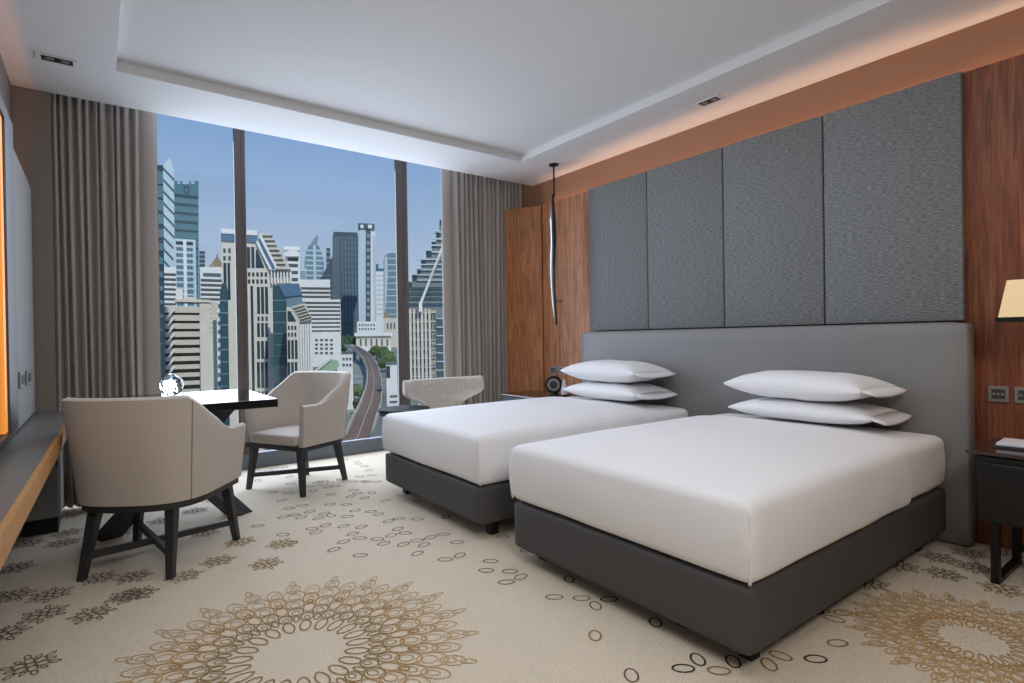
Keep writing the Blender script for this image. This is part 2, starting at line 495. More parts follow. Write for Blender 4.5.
# ------------------------------------------------------------------ curtains
def curtain(name, label, x0, x1, y, folds, wide_first, wide_last, seed):
    rnd = random.Random(seed)
    xs = []
    ws = [rnd.uniform(.82, 1.2) for _ in range(folds)]
    if wide_first: ws[0] = 2.4
    if wide_last: ws[-1] = 2.4
    tot = sum(ws); x = 0
    bounds = [0]
    for v in ws: x += v / tot; bounds.append(x)
    amps = [rnd.uniform(.066, .080) for _ in range(folds)]
    if wide_first: amps[0] = .030
    if wide_last: amps[-1] = .030
    ph = [rnd.uniform(-1, 1) for _ in range(folds)]
    nz, per = 14, 12
    z0, z1 = .015, 2.95
    front, back = [], []
    for iz in range(nz + 1):
        z = z0 + (z1 - z0) * iz / nz
        tz = iz / nz
        for layer, lst in ((0, front), (1, back)):
            row = []
            for k in range(folds):
                for j in range(per + (1 if k == folds - 1 else 0)):
                    t = j / per
                    u = bounds[k] + (bounds[k + 1] - bounds[k]) * t
                    sh = .010 * sin(3 * tz + ph[k] * 3) * sin(pi * t)
                    amp = amps[k] * (1 + .25 * (1 - tz) * ph[k])
                    yy = y - amp * abs(sin(pi * t)) ** 0.62 + .008 * ph[k] * sin(2 * pi * t) * (1 - tz)
                    row.append((x0 + (x1 - x0) * u + sh, yy + layer * .005, z))
            lst.append(row)
    b = MB(); nx = len(front[0])
    vs = [p for r in front for p in r] + [p for r in back for p in r]
    o2 = nx * (nz + 1); fs = []
    for i in range(nz):
        for j in range(nx - 1):
            a = i * nx + j
            fs.append((a, a + 1, a + nx + 1, a + nx))
            fs.append((o2 + a, o2 + a + nx, o2 + a + nx + 1, o2 + a + 1))
        for e in (0, nx - 1):
            a = i * nx + e
            fs.append((a, a + nx, o2 + a + nx, o2 + a))
    for j in range(nx - 1):
        fs.append((j, o2 + j, o2 + j + 1, j + 1)); t = nz * nx + j
        fs.append((t, t + 1, o2 + t + 1, o2 + t))
    b.add(vs, fs)
    o = b.build(name, M['curtain'], None, 3.14)
    return tag(o, label, 'curtain', 'floor length curtains at the window')


curtain('curtain', 'long taupe curtain gathered between the window and the desk wall', -.285, .362, 4.81, 13, False, True, 3)
curtain('curtain', 'long taupe curtain gathered behind the wood wall panels at the bed side', 2.732, 3.69, 4.81, 17, True, False, 5)


# ------------------------------------------------------------------ bed wall
PX = 3.60
ys = [3.652, 2.976, 2.288, 1.602, .910]
pl = ['grey ribbed cloth wall panel next to the oak panels, first from the window',
      'grey ribbed cloth wall panel over the gap between the beds, second from the window',
      'grey ribbed cloth wall panel above the far half of the near bed, third from the window',
      'grey ribbed cloth wall panel beside the walnut panel, widest looking of the four']
for i in range(4):
    b = MB(); b.box(PX, PX + .045, ys[i + 1] + .004, ys[i] - .004, 1.158, 2.45, bev=.008)
    tag(b.build('cloth_wall_panel', M['panel'], None, SM), pl[i], 'wall panel', 'cloth panels above the headboard')
b = MB(); b.box(3.648, 3.664, -1.6, .97, .0, 2.455, bev=.002)
tag(b.build('wood_wall_panel', M['wood_red']), 'reddish walnut wall panel behind the lamp and the near nightstand', 'wall panel')
b = MB(); b.box(3.648, 3.664, 3.60, 4.36, .0, 2.455, bev=.002)
tag(b.build('wood_wall_panel', M['wood']), 'flat oak wall panel behind the hanging pendant', 'wall panel')
t = thing('wood_wall_panel', 'oak wall panel angled out into the room beside the curtain', 'wall panel', (3.640, 4.366, 0), atan2(4.727 - 4.357, 3.445 - 3.632))
b = MB(); b.box(0, .415, -.022, 0, 0, 2.455, bev=.002); b.build('board', M['wood'], t)
q = MB(); q.box(.4155, .4175, -.022, 0, 0, 2.455); q.build('edge_strip', M['wood_edge'], t)

b = MB(); b.soft(3.505, 3.63, .872, 3.69, .0, 1.15, .035, 12)
hb = b.build('headboard', M['head'], None, 3.14)
tag(hb, 'long low grey upholstered headboard spanning both beds', 'headboard')


# ------------------------------------------------------------------ beds
def bed(label, y0, leg_z):
    """foot at x=1.645, y0 .. y0+1.2; root at the foot's near corner"""
    W = 1.20; L = 1.857
    t = thing('bed', label, 'bed', (1.645, y0, 0), 0, 'twin beds')
    b = MB(); b.soft(-.012, L, -.026, W + .026, leg_z, .297, .024, 12); b.build('base', M['base'], t, 3.14)

    def mfn(p, c):
        dome = .045 * max(0, 1 - abs(c[0]) ** 3.5) * max(0, 1 - abs(c[1]) ** 3.0)
        if c[2] > 0: p = p + Vector((0, 0, dome * c[2]))
        bul = .010 * (1 - c[2] ** 2) + .004 * noise.noise(Vector((p.x * 5, p.y * 5, p.z * 7 + y0)))
        if abs(c[0]) > .97: p.x += math.copysign(bul, c[0]) if c[0] < 0 else 0
        if abs(c[1]) > .97: p.y += math.copysign(bul, c[1])
        p.z += .004 * noise.noise(Vector((p.x * 4, p.y * 4, y0)))
        return p
    b = MB(); b.soft(.006, L, -.018, W + .018, .303, .565, .042, 26, mfn); b.build('mattress', M['linen'], t, 3.14)

    def dfn(p, c):
        p = mfn(p, c)
        return p
    # duvet: the same form a little larger, stopping short of the pillows
    b = MB(); XE = 1.42

    def duv(p, c):
        u = (p.x - (-.008)) / (L + .008) * 2 - 1
        cc = (u, c[1], c[2])
        dome = .045 * max(0, 1 - abs(u) ** 3.5) * max(0, 1 - abs(c[1]) ** 3.0)
        p = p + Vector((.09 * c[1] * max(0, c[0]) ** 2, 0, dome * max(0, c[2])))
        bul = .019 * (1 - c[2] ** 2) + .005 * noise.noise(Vector((p.x * 4, p.y * 4, p.z * 6 + y0)))
        if c[0] < -.97: p.x -= bul
        if abs(c[1]) > .97: p.y += math.copysign(bul, c[1])
        p.z += .004 * noise.noise(Vector((p.x * 3, p.y * 3, y0)))
        return p
    b.soft(-.010, XE, -.030, W + .030, .300, .574, .036, 30, duv); d = b.build('duvet', M['linen'], t, 3.14)
    # corner seams of the duvet and the stitched hem across the bed
    for yy in (-.0245, W + .0245):
        s = MB(); sg = 1 if yy > 0 else -1
        s.tube([(-.007 - bz, yy + sg * bz, z) for z, bz in ((.310, .001), (.34, .005), (.40, .009), (.47, .009), (.52, .006), (.548, .002))], .0055, 8); s.build('corner_seam', M['linen'], d, 3.14)
    for sx, sy in ((.125, .06), (.125, W - .06), (L - .2, .06), (L - .2, W - .06)):
        s = MB(); s.taper((sx, sy, .0), (sx, sy, leg_z + .004), (.05, .05), (.055, .055)); s.build('leg', M['black'], t)
    return t


bedR = bed('near bed, its foot corner pointing at the viewer, with white duvet', .988, .068)
bedL = bed('far bed beside the window chairs, partly behind the near bed', 2.535, .085)


def pillow(label, x, y, z, rz, hgt=.125, tilt=0.0):
    t = thing('pillow', label, 'pillow', (x, y, z), rz, 'white pillows on the beds')
    A, Bh = .215, .385

    def fn(p, c):
        u, v, w_ = c
        e = (max(0, 1 - abs(u) ** 3.2) * max(0, 1 - abs(v) ** 3.2)) ** .55
        q = 1 - .06 * (1 - abs(v) ** 2) * abs(u) ** 3
        q2 = 1 - .05 * (1 - abs(u) ** 2) * abs(v) ** 3
        zz = .004 + (hgt / 2) * (.06 + .94 * e) * (w_ if abs(w_) > .999 else w_)
        wr = .006 * noise.noise(Vector((p.x * 9 + x, p.y * 9 + y, z * 20)))
        return Vector((u * A * q, v * Bh * q2, hgt * .5 + zz + wr * e))
    b = MB(); b.soft(-A, A, -Bh, Bh, -.06, .06, .008, 20, fn); b.build('case', M['pillow'], t, 3.14)
    # flat open hem at the end of the case that faces the nightstand
    h = MB(); vs, fs = [], []
    n = 10
    for k in range(n + 1):
        u = -1 + 2 * k / n
        for (yy, dz) in ((-Bh + .02, .010), (-Bh - .055, -.012 - .012 * (1 - u * u))):
            for s_ in (1, -1):
                vs.append((u * A * .93, yy, hgt * .5 + dz + s_ * .006))
    for k in range(n):
        a = 4 * k; c2 = a + 4
        fs += [(a, c2, c2 + 2, a + 2), (a + 1, a + 3, c2 + 3, c2 + 1), (a + 2, c2 + 2, c2 + 3, a + 3), (a, a + 1, c2 + 1, c2)]
    fs += [(0, 2, 3, 1), (4 * n, 4 * n + 1, 4 * n + 3, 4 * n + 2)]
    h.add(vs, fs); h.build('hem', M['pillow'], t, 3.14)
    return t


pillow('lower white pillow of the stack on the near bed', 3.275, 1.545, .604, .03, .116)
pillow('upper white pillow of the stack on the near bed', 3.255, 1.56, .724, -.02, .158)
pillow('lower white pillow of the stack on the far bed', 3.265, 3.035, .606, .0, .135)
pillow('upper white pillow of the stack on the far bed', 3.25, 3.04, .745, .015, .165)


# ------------------------------------------------------------------ nightstands and what stands on them
def nightstand(label, yl, yr):
    W = yl - yr
    t = thing('nightstand', label, 'nightstand', (3.08, yr, 0))
    D = .44
    b = MB(); b.box(.012, D, .012, W - .012, .27, .555, bev=.004); b.build('body', M['black_wood'], t)
    b = MB(); b.box(-.004, D + .004, -.012, W + .02, .562, .575, bev=.002); b.build('top', M['stand_top'], t)
    d = MB(); d.box(-.006, .011, .02, W - .02, .28, .53, bev=.003); d = d.build('drawer', M['black_wood'], t)
    g = MB(); g.box(-.010, -.006, .05, W - .075, .523, .530); g.build('pull', M['darkframe'], d)
    for yy in (.06, W - .085):
        l = MB()
        l.box(.03, .058, yy, yy + .03, 0, .27); l.box(D - .06, D - .032, yy, yy + .03, 0, .27); l.box(.058, D - .06, yy, yy + .03, 0, .022)
        l.build('leg', M['black'], t)
    c = MB(); c.box(D - .055, D - .037, .09, W - .085, .06, .085); c.build('cross_bar', M['black'], t)
    return t


nightstand('dark wood nightstand with black sled legs beside the near bed', .76, .21)
nightstand('dark nightstand behind the far bed, under the pendant', 4.35, 3.83)

t = thing('table_lamp', 'cream shaded table lamp on the near nightstand', 'lamp', (3.36, .49, .575))
b = MB(); b.lathe([(.055, 0), (.06, .004), (.055, .018), (.012, .022)], n=24); b.build('base', M['black'], t, SM)
b = MB(); b.tube([(0, 0, .02), (0, 0, .62)], .009, 12); b.build('pole', M['darkframe'], t, SM)
b = MB(); n = 4
z0, z1, w0, w1, d0, d1 = .578, .752, .215, .185, .10, .085
o_ = [(-d0, -w0, z0), (d0, -w0, z0), (d0, w0, z0), (-d0, w0, z0), (-d1, -w1, z1), (d1, -w1, z1), (d1, w1, z1), (-d1, w1, z1)]
i_ = [(p[0] * .97, p[1] * .985, p[2]) for p in o_]
b.add(o_ + i_, [(0, 1, 5, 4), (1, 2, 6, 5), (2, 3, 7, 6), (3, 0, 4, 7), (8, 12, 13, 9), (9, 13, 14, 10), (10, 14, 15, 11), (11, 15, 12, 8),
                (4, 5, 13, 12), (5, 6, 14, 13), (6, 7, 15, 14), (7, 4, 12, 15), (0, 8, 9, 1), (1, 9, 10, 2), (2, 10, 11, 3), (3, 11, 8, 0)])
sh = b.build('lamp_shade', M['shade'], t)
b = MB()
for (a, c, e, f) in ((-d0 - .006, -d0 + .004, -w0 - .006, w0 + .006), (d0 - .004, d0 + .006, -w0 - .006, w0 + .006), (-d0, d0, -w0 - .006, -w0 + .004), (-d0, d0, w0 - .004, w0 + .006)):
    b.box(a, c, e, f, z0 - .012, z0 + .008)
b.build('black_rim', M['black'], sh)

t = thing('notepad', 'pale notepad in a dark holder on the near nightstand', 'notepad', (3.33, .66, .575), .05)
b = MB(); b.box(-.10, .10, -.065, .065, 0, .010, bev=.002); b.build('holder', M['darkframe'], t)
b = MB(); b.box(-.09, .09, -.055, .055, .0105, .022, bev=.002); b.build('pages', M['paper'], t)

t = thing('bedside_speaker', 'small round black speaker on the far nightstand beside the pillows', 'speaker', (3.40, 3.93, .575), 0)
R = Matrix.Translation((0, 0, .088)) @ Matrix.Rotation(radians(-48), 4, 'Z') @ Matrix.Rotation(radians(90), 4, 'X')


def rotd(mb, Rm):
    mb.v = [tuple(Rm @ Vector(v)) for v in mb.v]
    return mb


b = MB(); b.lathe([(.045, -.05), (.07, -.04), (.082, -.01), (.082, .012), (.074, .024), (.062, .024), (.056, .014), (.0, .012)], n=28); rotd(b, R).build('body', M['black'], t, SM)
b = MB(); b.lathe([(.058, .016), (.058, .023), (.042, .023), (.040, .0165)], n=28); rotd(b, R).build('ring', M['steel'], t, SM)
b = MB(); b.lathe([(.040, .016), (.030, .0175), (.012, .022), (.001, .023)], n=24); rotd(b, R).build('cone', M['darkkey'], t, SM)
b = MB(); b.box(-.03, .03, -.03, .03, 0, .012, bev=.003); b.build('foot', M['black'], t)
b = MB(); b.lathe([(.030, .0), (.031, .06), (.012, .13), (.006, .135)], c=(.06, -.075), n=16); b.build('white_cone', M['white_plastic'], t, SM)  # plain white tapered form beside the speaker


# wall plates
def plate(label, loc, facing, wd=.086, gang='switch', name='wall_switch'):
    """facing 'x-' (on the bed wall) or 'x+' (on the desk wall)"""
    s = -1 if facing == 'x-' else 1
    t = thing(name, label, gang, loc, 0, None)
    b = MB(); b.box(min(0, s * .008), max(0, s * .008), -wd / 2, wd / 2, -.04, .04, bev=.002); b.build('plate', M['steel'], t)
    b = MB(); b.box(min(s * .0085, s * .011), max(s * .0085, s * .011), -wd * .32, wd * .32, -.024, .024); k = b.build('insert', M['darkkey'], t)
    for dy in (-.2, .0, .2):
        q = MB(); q.box(min(s * .0112, s * .0125), max(s * .0112, s * .0125), wd * dy - .005, wd * dy + .005, -.006, .006); q.build('key', M['steel'], k)
    return t


plate('metal wall plate left of the pair above the near nightstand', (3.646, .787, .782), 'x-', .082)
plate('metal wall plate right of the pair above the near nightstand, cut by the picture edge', (3.646, .685, .782), 'x-', .082)
plate('metal socket plate above the speaker, nearest the window', (3.646, 4.215, .778), 'x-', .10, 'socket', 'wall_socket')
plate('metal socket plate above the speaker, middle of three', (3.646, 4.085, .778), 'x-', .10, 'socket', 'wall_socket')
plate('metal socket plate mostly hidden behind the far bed pillows', (3.646, 3.955, .778), 'x-', .10, 'socket', 'wall_socket')

# pendant
PXX, PYY = 3.40, 3.886
t = thing('pendant_lamp', 'slim blown glass pendant hanging before the oak panel', 'lamp', (PXX, PYY, ZC))
b = MB(); b.lathe([(.042, -.014), (.044, -.012), (.044, 0)], n=24); b.build('canopy', M['black'], t, SM)
b = MB(); b.tube([(0, 0, -.012), (0, 0, -.30)], .008, 10); b.build('rod', M['black'], t, SM)
b = MB(); pts, rs = [], []
for k in range(34):
    z = -.36 - 1.06 * k / 33
    tt_ = k / 33
    rr = .036 * min(1, (tt_ * 7 + .15)) * (1 - .62 * max(0, tt_ - .55) / .45) * (1 + .22 * noise.noise(Vector((0, 0, z * 9))))
    pts.append((-.004 + .005 * sin(tt_ * 7), .016 + .004 * cos(tt_ * 9), z)); rs.append(max(.005, rr))
b.tube(pts, rs, 14); b.build('glass_body', M['pendglass'], t, 3.14)
b = MB(); pts, rs = [], []
for k in range(26):
    tt_ = k / 25; z = -.28 - 1.205 * tt_
    pts.append((-.028 + .006 * sin(tt_ * 8), -.012 - .014 * tt_ + .004 * sin(tt_ * 11), z)); rs.append(.009 + .012 * sin(pi * min(1, tt_ * 1.4 + .1)) ** 2 * (1 - .4 * tt_))
b.tube(pts, rs, 10); b.build('stem', M['black'], t, 3.14)
b = MB(); b.tube([(-.02, -.02, -1.27), (-.02, -.085, -1.272)], .004, 8); b.tube([(-.02, -.082, -1.272), (-.02, -.10, -1.272)], .008, 8); b.build('pin', M['black'], t, SM)


# downlights in the ceiling border
def downlight(label, x, y, along_y, cat='ceiling light'):
    t = thing('downlight', label, cat, (x, y, ZC), pi / 2 if along_y else 0, 'recessed ceiling downlights')
    b = MB()
    L_, W_ = .092, .045
    for a in ((-L_, L_, -W_, -W_ + .008), (-L_, L_, W_ - .008, W_), (-L_, -L_ + .022, -W_ + .008, W_ - .008), (L_ - .022, L_, -W_ + .008, W_ - .008)):
        b.box(*a, -.006, -.0005)
    b.build('frame', M['ceiling'], t)
    b = MB(); b.box(-L_ + .022, L_ - .022, -W_ + .008, W_ - .008, -.003, -.001); b.build('recess', M['black'], t)
    for dx in (-.035, .035):
        b = MB(); b.lathe([(.019, -.0062), (.021, -.0045), (.021, -.0032)], c=(dx, 0), n=16); b.build('lamp_head', M['steel'], t, SM)
    return t


downlight('twin head downlight in the ceiling border by the desk wall', -.165, 4.02, False)
downlight('twin head downlight in the ceiling border above the near bed', 3.377, 2.235, True)

# ------------------------------------------------------------------ desk wall
PZ = 2.08
b = MB(); b.box(-.355, -.325, .9, 4.563, .69, PZ, bev=.003)
tag(b.build('grey_wall_panel', M['wall_grey']), 'plain grey wall panel above the desk, lit from behind its top edge', 'wall panel')
t = thing('mirror', 'dark framed wall mirror with an amber strip above the desk', 'mirror', (-.322, 3.29, .735))
b = MB(); Y0 = -2.0
b.box(0, .03, -.28, 0, 0, 1.345, bev=.002); b.box(0, .03, Y0, Y0 + .06, 0, 1.345); b.box(0, .03, Y0 + .06, -.28, 1.285, 1.345); b.box(0, .03, Y0 + .06, -.28, 0, .015)
b.build('frame', M['darkframe'], t)
b = MB(); b.box(.006, .022, -.35, -.283, .02, 1.28); b.build('amber_strip', M['amber'], t)  # emissive amber strip along the far edge of the mirror
b = MB(); b.box(.004, .012, Y0 + .062, -.352, .02, 1.28); b.build('mirror_glass', M['mirror'], t)
plate('metal wall plate above the desk, nearer to the mirror', (-.3235, 3.76, .93), 'x+', .17, 'socket', 'wall_socket')
plate('metal wall plate above the desk, nearer to the curtain', (-.3235, 4.10, .925), 'x+', .22, 'socket', 'wall_socket')

t = thing('desk', 'long stone topped desk with an oak front edge along the wall', 'desk', (XL + .005, .6, 0))
b = MB(); b.prism([(0, 0), (.190, 0), (.262, 3.955), (0, 3.955)], 'z', .645, .68); b.build('top', M['desk'], t)
b = MB(); b.prism([(.1905, 0), (.206, 0), (.278, 3.955), (.2625, 3.955)], 'z', .612, .682); b.build('front_edge', M['wood_edge'], t)
b = MB(); b.box(0, .02, 0, 3.595, .30, .644); b.build('back_board', M['cabinet'], t)
b = MB(); b.box(0.021, .18, .0, .04, 0, .644); b.build('end_panel', M['cabinet'], t)
t = thing('under_desk_cabinet', 'grey low cabinet standing under the far end of the desk', 'cabinet', (XL + .03, 4.20, 0))
b = MB(); b.box(0, .185, .02, .34, .09, .60, bev=.003); b.build('body', M['cabinet'], t)
b = MB(); b.box(.008, .177, 0, .0195, .10, .59, bev=.003); d = b.build('door', M['cabinet'], t)
b = MB(); b.box(.165, .172, -.004, 0, .40, .52); b.build('handle', M['darkframe'], d)
b = MB(); b.box(.01, .17, .04, .33, 0, .09); b.build('plinth', M['black'], t)

# ------------------------------------------------------------------ dining table and glass ball
TC = (.392, 4.10)
t = thing('dining_table', 'square black dining table with a glossy top by the window', 'table', (TC[0], TC[1], 0))
b = MB(); b.box(-.44, .49, -.48, .495, .700, .75, bev=.003); b.build('top', M['table'], t)
for (a, c, rz) in (((-.372, -.165), (.30, .02), .35), ((.315, -.165), (-.30, .19), .6)):
    off = 0
    q = MB(); q.taper((a[0], a[1] + off, 0), (c[0], c[1] + off, .70), (.105, .125), (.105, .125), rz); q.build('leg', M['tableleg'], t)
q = MB(); q.box(-.2, .2, -.02, .28, .672, .699); q.build('under_plate', M['tableleg'], t)

t = thing('glass_ball', 'pebbled clear glass ball ornament on the back of the black table', 'ornament', (.385, 4.36, .75))
bm = bmesh.new(); bmesh.ops.create_icosphere(bm, subdivisions=3, radius=.073)
rnd = random.Random(4)
for v in bm.verts:
    v.co *= 1 + rnd.uniform(-.06, .03); v.co.z += .071
    v.co.z = max(v.co.z, .0005)
bm.verts.index_update()
q = MB(); q.add([v.co.copy() for v in bm.verts], [[v.index for v in f.verts] for f in bm.faces]); bm.free()
q.build('ball', M['crystal'], t)
q = MB(); q.lathe([(.020, .1375), (.022, .139), (.018, .147), (.012, .148)], n=14); q.build('neck', M['crystal'], t)


# ------------------------------------------------------------------ armchairs
def armchair(label, loc, rz):
    t = thing('armchair', label, 'chair', (loc[0], loc[1], 0), rz, 'beige tub armchairs at the table')
    NU, NV = 64, 10

    def plan(s, wv, yf, yc, yb):
        """s in -1..1 from the right arm tip round the back to the left arm tip"""
        a = abs(s); sg = 1 if s >= 0 else -1
        la = yf - yc; lb = 1.25 * hypot(wv, yc - yb) * .9
        k = la / (la + lb); q = 1 - a      # q: 0 at arm tip, 1 at back centre
        if q < k:
            return (sg * wv, yf - la * q / k)
        th = (q - k) / (1 - k) * pi / 2
        e = 2 / 2.7
        return (sg * wv * cos(th) ** e, yc - (yc - yb) * sin(th) ** e)

    def sstep(x, a, c):
        x = max(0, min(1, (x - a) / (c - a)))
        return x * x * (3 - 2 * x)

    def top_z(s):
        q = 1 - abs(s)
        x = max(0, min(1, (q - .18) / .45))
        return .640 + .205 * (.5 * x ** 1.6 + .5 * x * x * (3 - 2 * x))
    zb = .352
    outer, inner = [], []
    for j in range(NV + 1):
        tv = j / NV
        fl = tv ** .8
        ro, ri = [], []
        for i in range(NU + 1):
            s = -1 + 2 * i / NU
            z = zb + (top_z(s) - zb) * tv
            f2 = (z - zb) / (.85 - zb)
            ro.append((*plan(s, .300 + .046 * f2, .262 + .03 * f2, -.02, -.284 - .056 * f2), z))
            th = .052 - .010 * tv
            ri.append((*plan(s, .300 + .046 * f2 - th, .258 + .03 * f2, -.02, -.284 - .056 * f2 + th + .012), z))
        outer.append(ro); inner.append(ri)
    vs, fs = [], []
    # rolled top: mid ridge slightly higher
    ridge = [((o[0] + i[0]) / 2, (o[1] + i[1]) / 2, o[2] + .012) for o, i in zip(outer[-1], inner[-1])]
    rows = outer + [ridge] + inner[::-1]
    nx = NU + 1
    for r in rows: vs += r
    for i in range(len(rows) - 1):
        for j in range(NU):
            a = i * nx + j
            fs.append((a + 1, a, a + nx, a + nx + 1))
    last = (len(rows) - 1) * nx
    for j in range(NU): fs.append((last + j + 1, last + j, j, j + 1))
    for e in (0, NU):
        ring_ = [i * nx + e for i in range(len(rows))]
        fs.append(tuple(ring_) if e == 0 else tuple(ring_[::-1]))
    b = MB(); b.add(vs, fs)
    shell = b.build('shell', M['chair'], t, 1.0)
    for s in (-.40, .40):
        i = int(round((s + 1) / 2 * NU)); q = MB()
        pts = [Vector(outer[j][i]) for j in range(NV + 1)]
        q.tube([p + Vector((p.x, p.y, 0)).normalized() * .0005 for p in pts], .0028, 6); q.build('seam', M['seam'], shell)

    def sfn(p, c):
        if c[2] > 0: p.z += .018 * (1 - c[0] ** 2) * (1 - c[1] ** 2)
        k = 1.0 - .18 * max(0, -c[1]) ** 2
        p.x *= k
        return p
    b = MB(); b.soft(-.232, .232, -.20, .272, .354, .430, .018, 12, sfn); b.build('seat', M['chair'], t, 3.14)
    # wooden ring under the shell
    pts = [plan(-1 + 2 * i / 40, .286, .262, -.02, -.274) for i in range(41)]
    b = MB(); b.prism(pts, 'z', .318, .351); b.build('seat_frame', M['chairwood'], t, SM)
    feet = [(-.205, -.25), (.205, -.25), (.275, .25), (-.275, .25)]
    tops = [(-.180, -.185), (.180, -.185), (.235, .225), (-.235, .225)]
    for f_, tp in zip(feet, tops):
        q = MB(); q.taper((f_[0], f_[1], 0), (tp[0], tp[1], .3175), (.030, .030), (.046, .046)); q.build('leg', M['chairwood'], t)
    zs = .105

    def lerp(k):
        u = zs / .3175
        return Vector((feet[k][0] + (tops[k][0] - feet[k][0]) * u, feet[k][1] + (tops[k][1] - feet[k][1]) * u, zs))
    for a, c, dz in ((0, 2, 0), (1, 3, .0)):
        A_, C_ = lerp(a), lerp(c); d = C_ - A_
        Rm = Matrix.Translation((A_ + C_) / 2) @ Matrix.Rotation(atan2(d.y, d.x), 4, 'Z')
        q = MB(); q.box(-d.length / 2 + .012, d.length / 2 - .012, -.011, .011, -.016 + dz, .016 + dz, rot=Rm); q.build('stretcher', M['chairwood'], t)
    return t


# local +y is the way the chair faces
armchair('beige tub armchair in front, seen from behind, tucked in at the black table', (.23, 3.37), atan2(.81, .58) - pi / 2)
ch = [o for o in COL.objects if o.name.startswith('armchair') and o.type == 'EMPTY'][0]
dup(ch, (1.235, 4.405, 0), atan2(-.466, -.885) - pi / 2, 'beige tub armchair by the window, its open front turned to the table')

# ------------------------------------------------------------------ wing chair and side table beyond the far bed
t = thing('lounge_chair', 'taupe plush lounge chair with a low winged back behind the far bed', 'chair', (2.385, 4.33, 0), radians(2))
b = MB(); rows = []
NU, NV = 40, 12
vs, fs = [], []
for layer in (0, 1):
    for j in range(NV + 1):
        v = j / NV
        for i in range(NU + 1):
            u = -1 + 2 * i / NU
            sv = min(1, max(0, (v - .44) / .22)); half = .205 + .19 * sv * sv * (3 - 2 * sv)
            x = u * half
            curve = -.20 * abs(u) ** 3 * min(1, v * 1.6)
            th = .055 * (1 - .25 * abs(u) ** 6) * (1 - .5 * v ** 6)
            z = .40 + .36 * v + .012 * abs(u) ** 6 * max(0, v - .5) * 2
            y = .02 + curve + (th if layer else -th) + .04 * v
            vs.append((x, y, z))
nx = NU + 1; N = nx * (NV + 1)
for j in range(NV):
    for i in range(NU):
        a = j * nx + i
        fs.append((a, a + 1, a + nx + 1, a + nx)); fs.append((N + a + 1, N + a, N + a + nx, N + a + nx + 1))
    for e in (0, NU):
        a = j * nx + e
        fs.append((a, a + nx, N + a + nx, N + a) if e == 0 else (a + nx, a, N + a, N + a + nx))
for i in range(NU):
    fs.append((i + 1, i, N + i, N + i + 1)); a = NV * nx + i
    fs.append((a, a + 1, N + a + 1, N + a))
b.add(vs, fs); o = b.build('backrest', M['plush'], t, 3.14)
md = o.modifiers.new('round', 'SUBSURF'); md.levels = 1; md.render_levels = 1
b = MB(); b.soft(-.185, .185, -.40, .03, .24, .43, .05, 12); b.build('seat', M['plush'], t, 3.14)
for sx, sy in ((-.15, -.35), (.15, -.35), (-.15, .0), (.15, .0)):
    q = MB(); q.taper((sx * 1.08, sy, 0), (sx, sy, .25), (.022, .022), (.04, .04)); q.build('leg', M['chairwood'], t)

t = thing('side_table', 'round black side table in front of the plush lounge chair', 'table', (1.972, 4.13, 0))
b = MB(); b.lathe([(.20, .525), (.21, .53), (.21, .545), (.205, .55)], n=40); b.build('top', M['matte_black'], t, SM)
b = MB(); b.tube([(0, 0, .02), (0, 0, .525)], .018, 14); b.build('pole', M['black'], t, SM)
b = MB(); b.lathe([(.14, 0), (.14, .014), (.02, .022)], n=32); b.build('base', M['black'], t, SM)
#CITY BEGIN
# ------------------------------------------------------------------ the city outside, at its own distances
def zg(d):
    """ground height: flat near the hotel, rising gently away from it"""
    k = [(0, -46), (220, -45), (320, -41), (450, -33), (600, -23), (760, -12), (1000, -7), (1600, -5), (4000, -5)]
    for (a, za), (c, zc_) in zip(k, k[1:]):
        if d <= c: return za + (zc_ - za) * (d - a) / (c - a)
    return -5


fh = Vector((sin(YAW), cos(YAW), 0)); rh = Vector((cos(YAW), -sin(YAW), 0))
b = MB(); nd, nl = 40, 12; vs, fs = [], []
for i in range(nd + 1):
    d = 25 + 2600 * (i / nd) ** 2
    for j in range(nl + 1):
        p = fh * d + rh * ((-1.1 + 1.6 * j / nl) * (d + 60)); vs.append((p.x, p.y, zg(d)))
for i in range(nd):
    for j in range(nl):
        a = i * (nl + 1) + j; fs.append((a, a + 1, a + nl + 2, a + nl + 1))
b.add(vs, fs); M['cityground'] = mat('hazy_city_ground', (128, 138, 132), 0.95, noise_scale=.06, noise_amt=.35)
structure(b.build('ground', M['cityground']))

for n_, c_ in dict(c_white=(222, 226, 227), c_cream=(210, 208, 199), c_beige=(202, 198, 187), c_stone=(122, 130, 132), c_shadow=(92, 96, 96), c_teal=(80, 120, 134), c_teal2=(50, 82, 92),
                   c_tealdk=(44, 66, 76), c_blue=(84, 116, 144), c_pale=(182, 203, 214), c_mid=(110, 138, 152), c_dark=(72, 88, 100), c_slate=(96, 112, 122),
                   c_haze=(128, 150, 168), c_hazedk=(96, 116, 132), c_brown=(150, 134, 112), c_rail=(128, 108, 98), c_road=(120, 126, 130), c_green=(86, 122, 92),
                   c_leaf=(84, 106, 70), c_leaf2=(66, 92, 66), c_trunk=(92, 78, 62), c_tan=(168, 160, 142), c_roofg=(150, 178, 156)).items():
    gl = n_ in ('c_teal', 'c_teal2', 'c_tealdk', 'c_blue', 'c_pale', 'c_mid', 'c_dark')
    M[n_] = mat('city_' + n_[2:], c_, .25 if gl else .85, spec=.4 if gl else .15, noise_scale=.5, noise_amt=.18 if n_.startswith('c_leaf') else .05)


TW = []


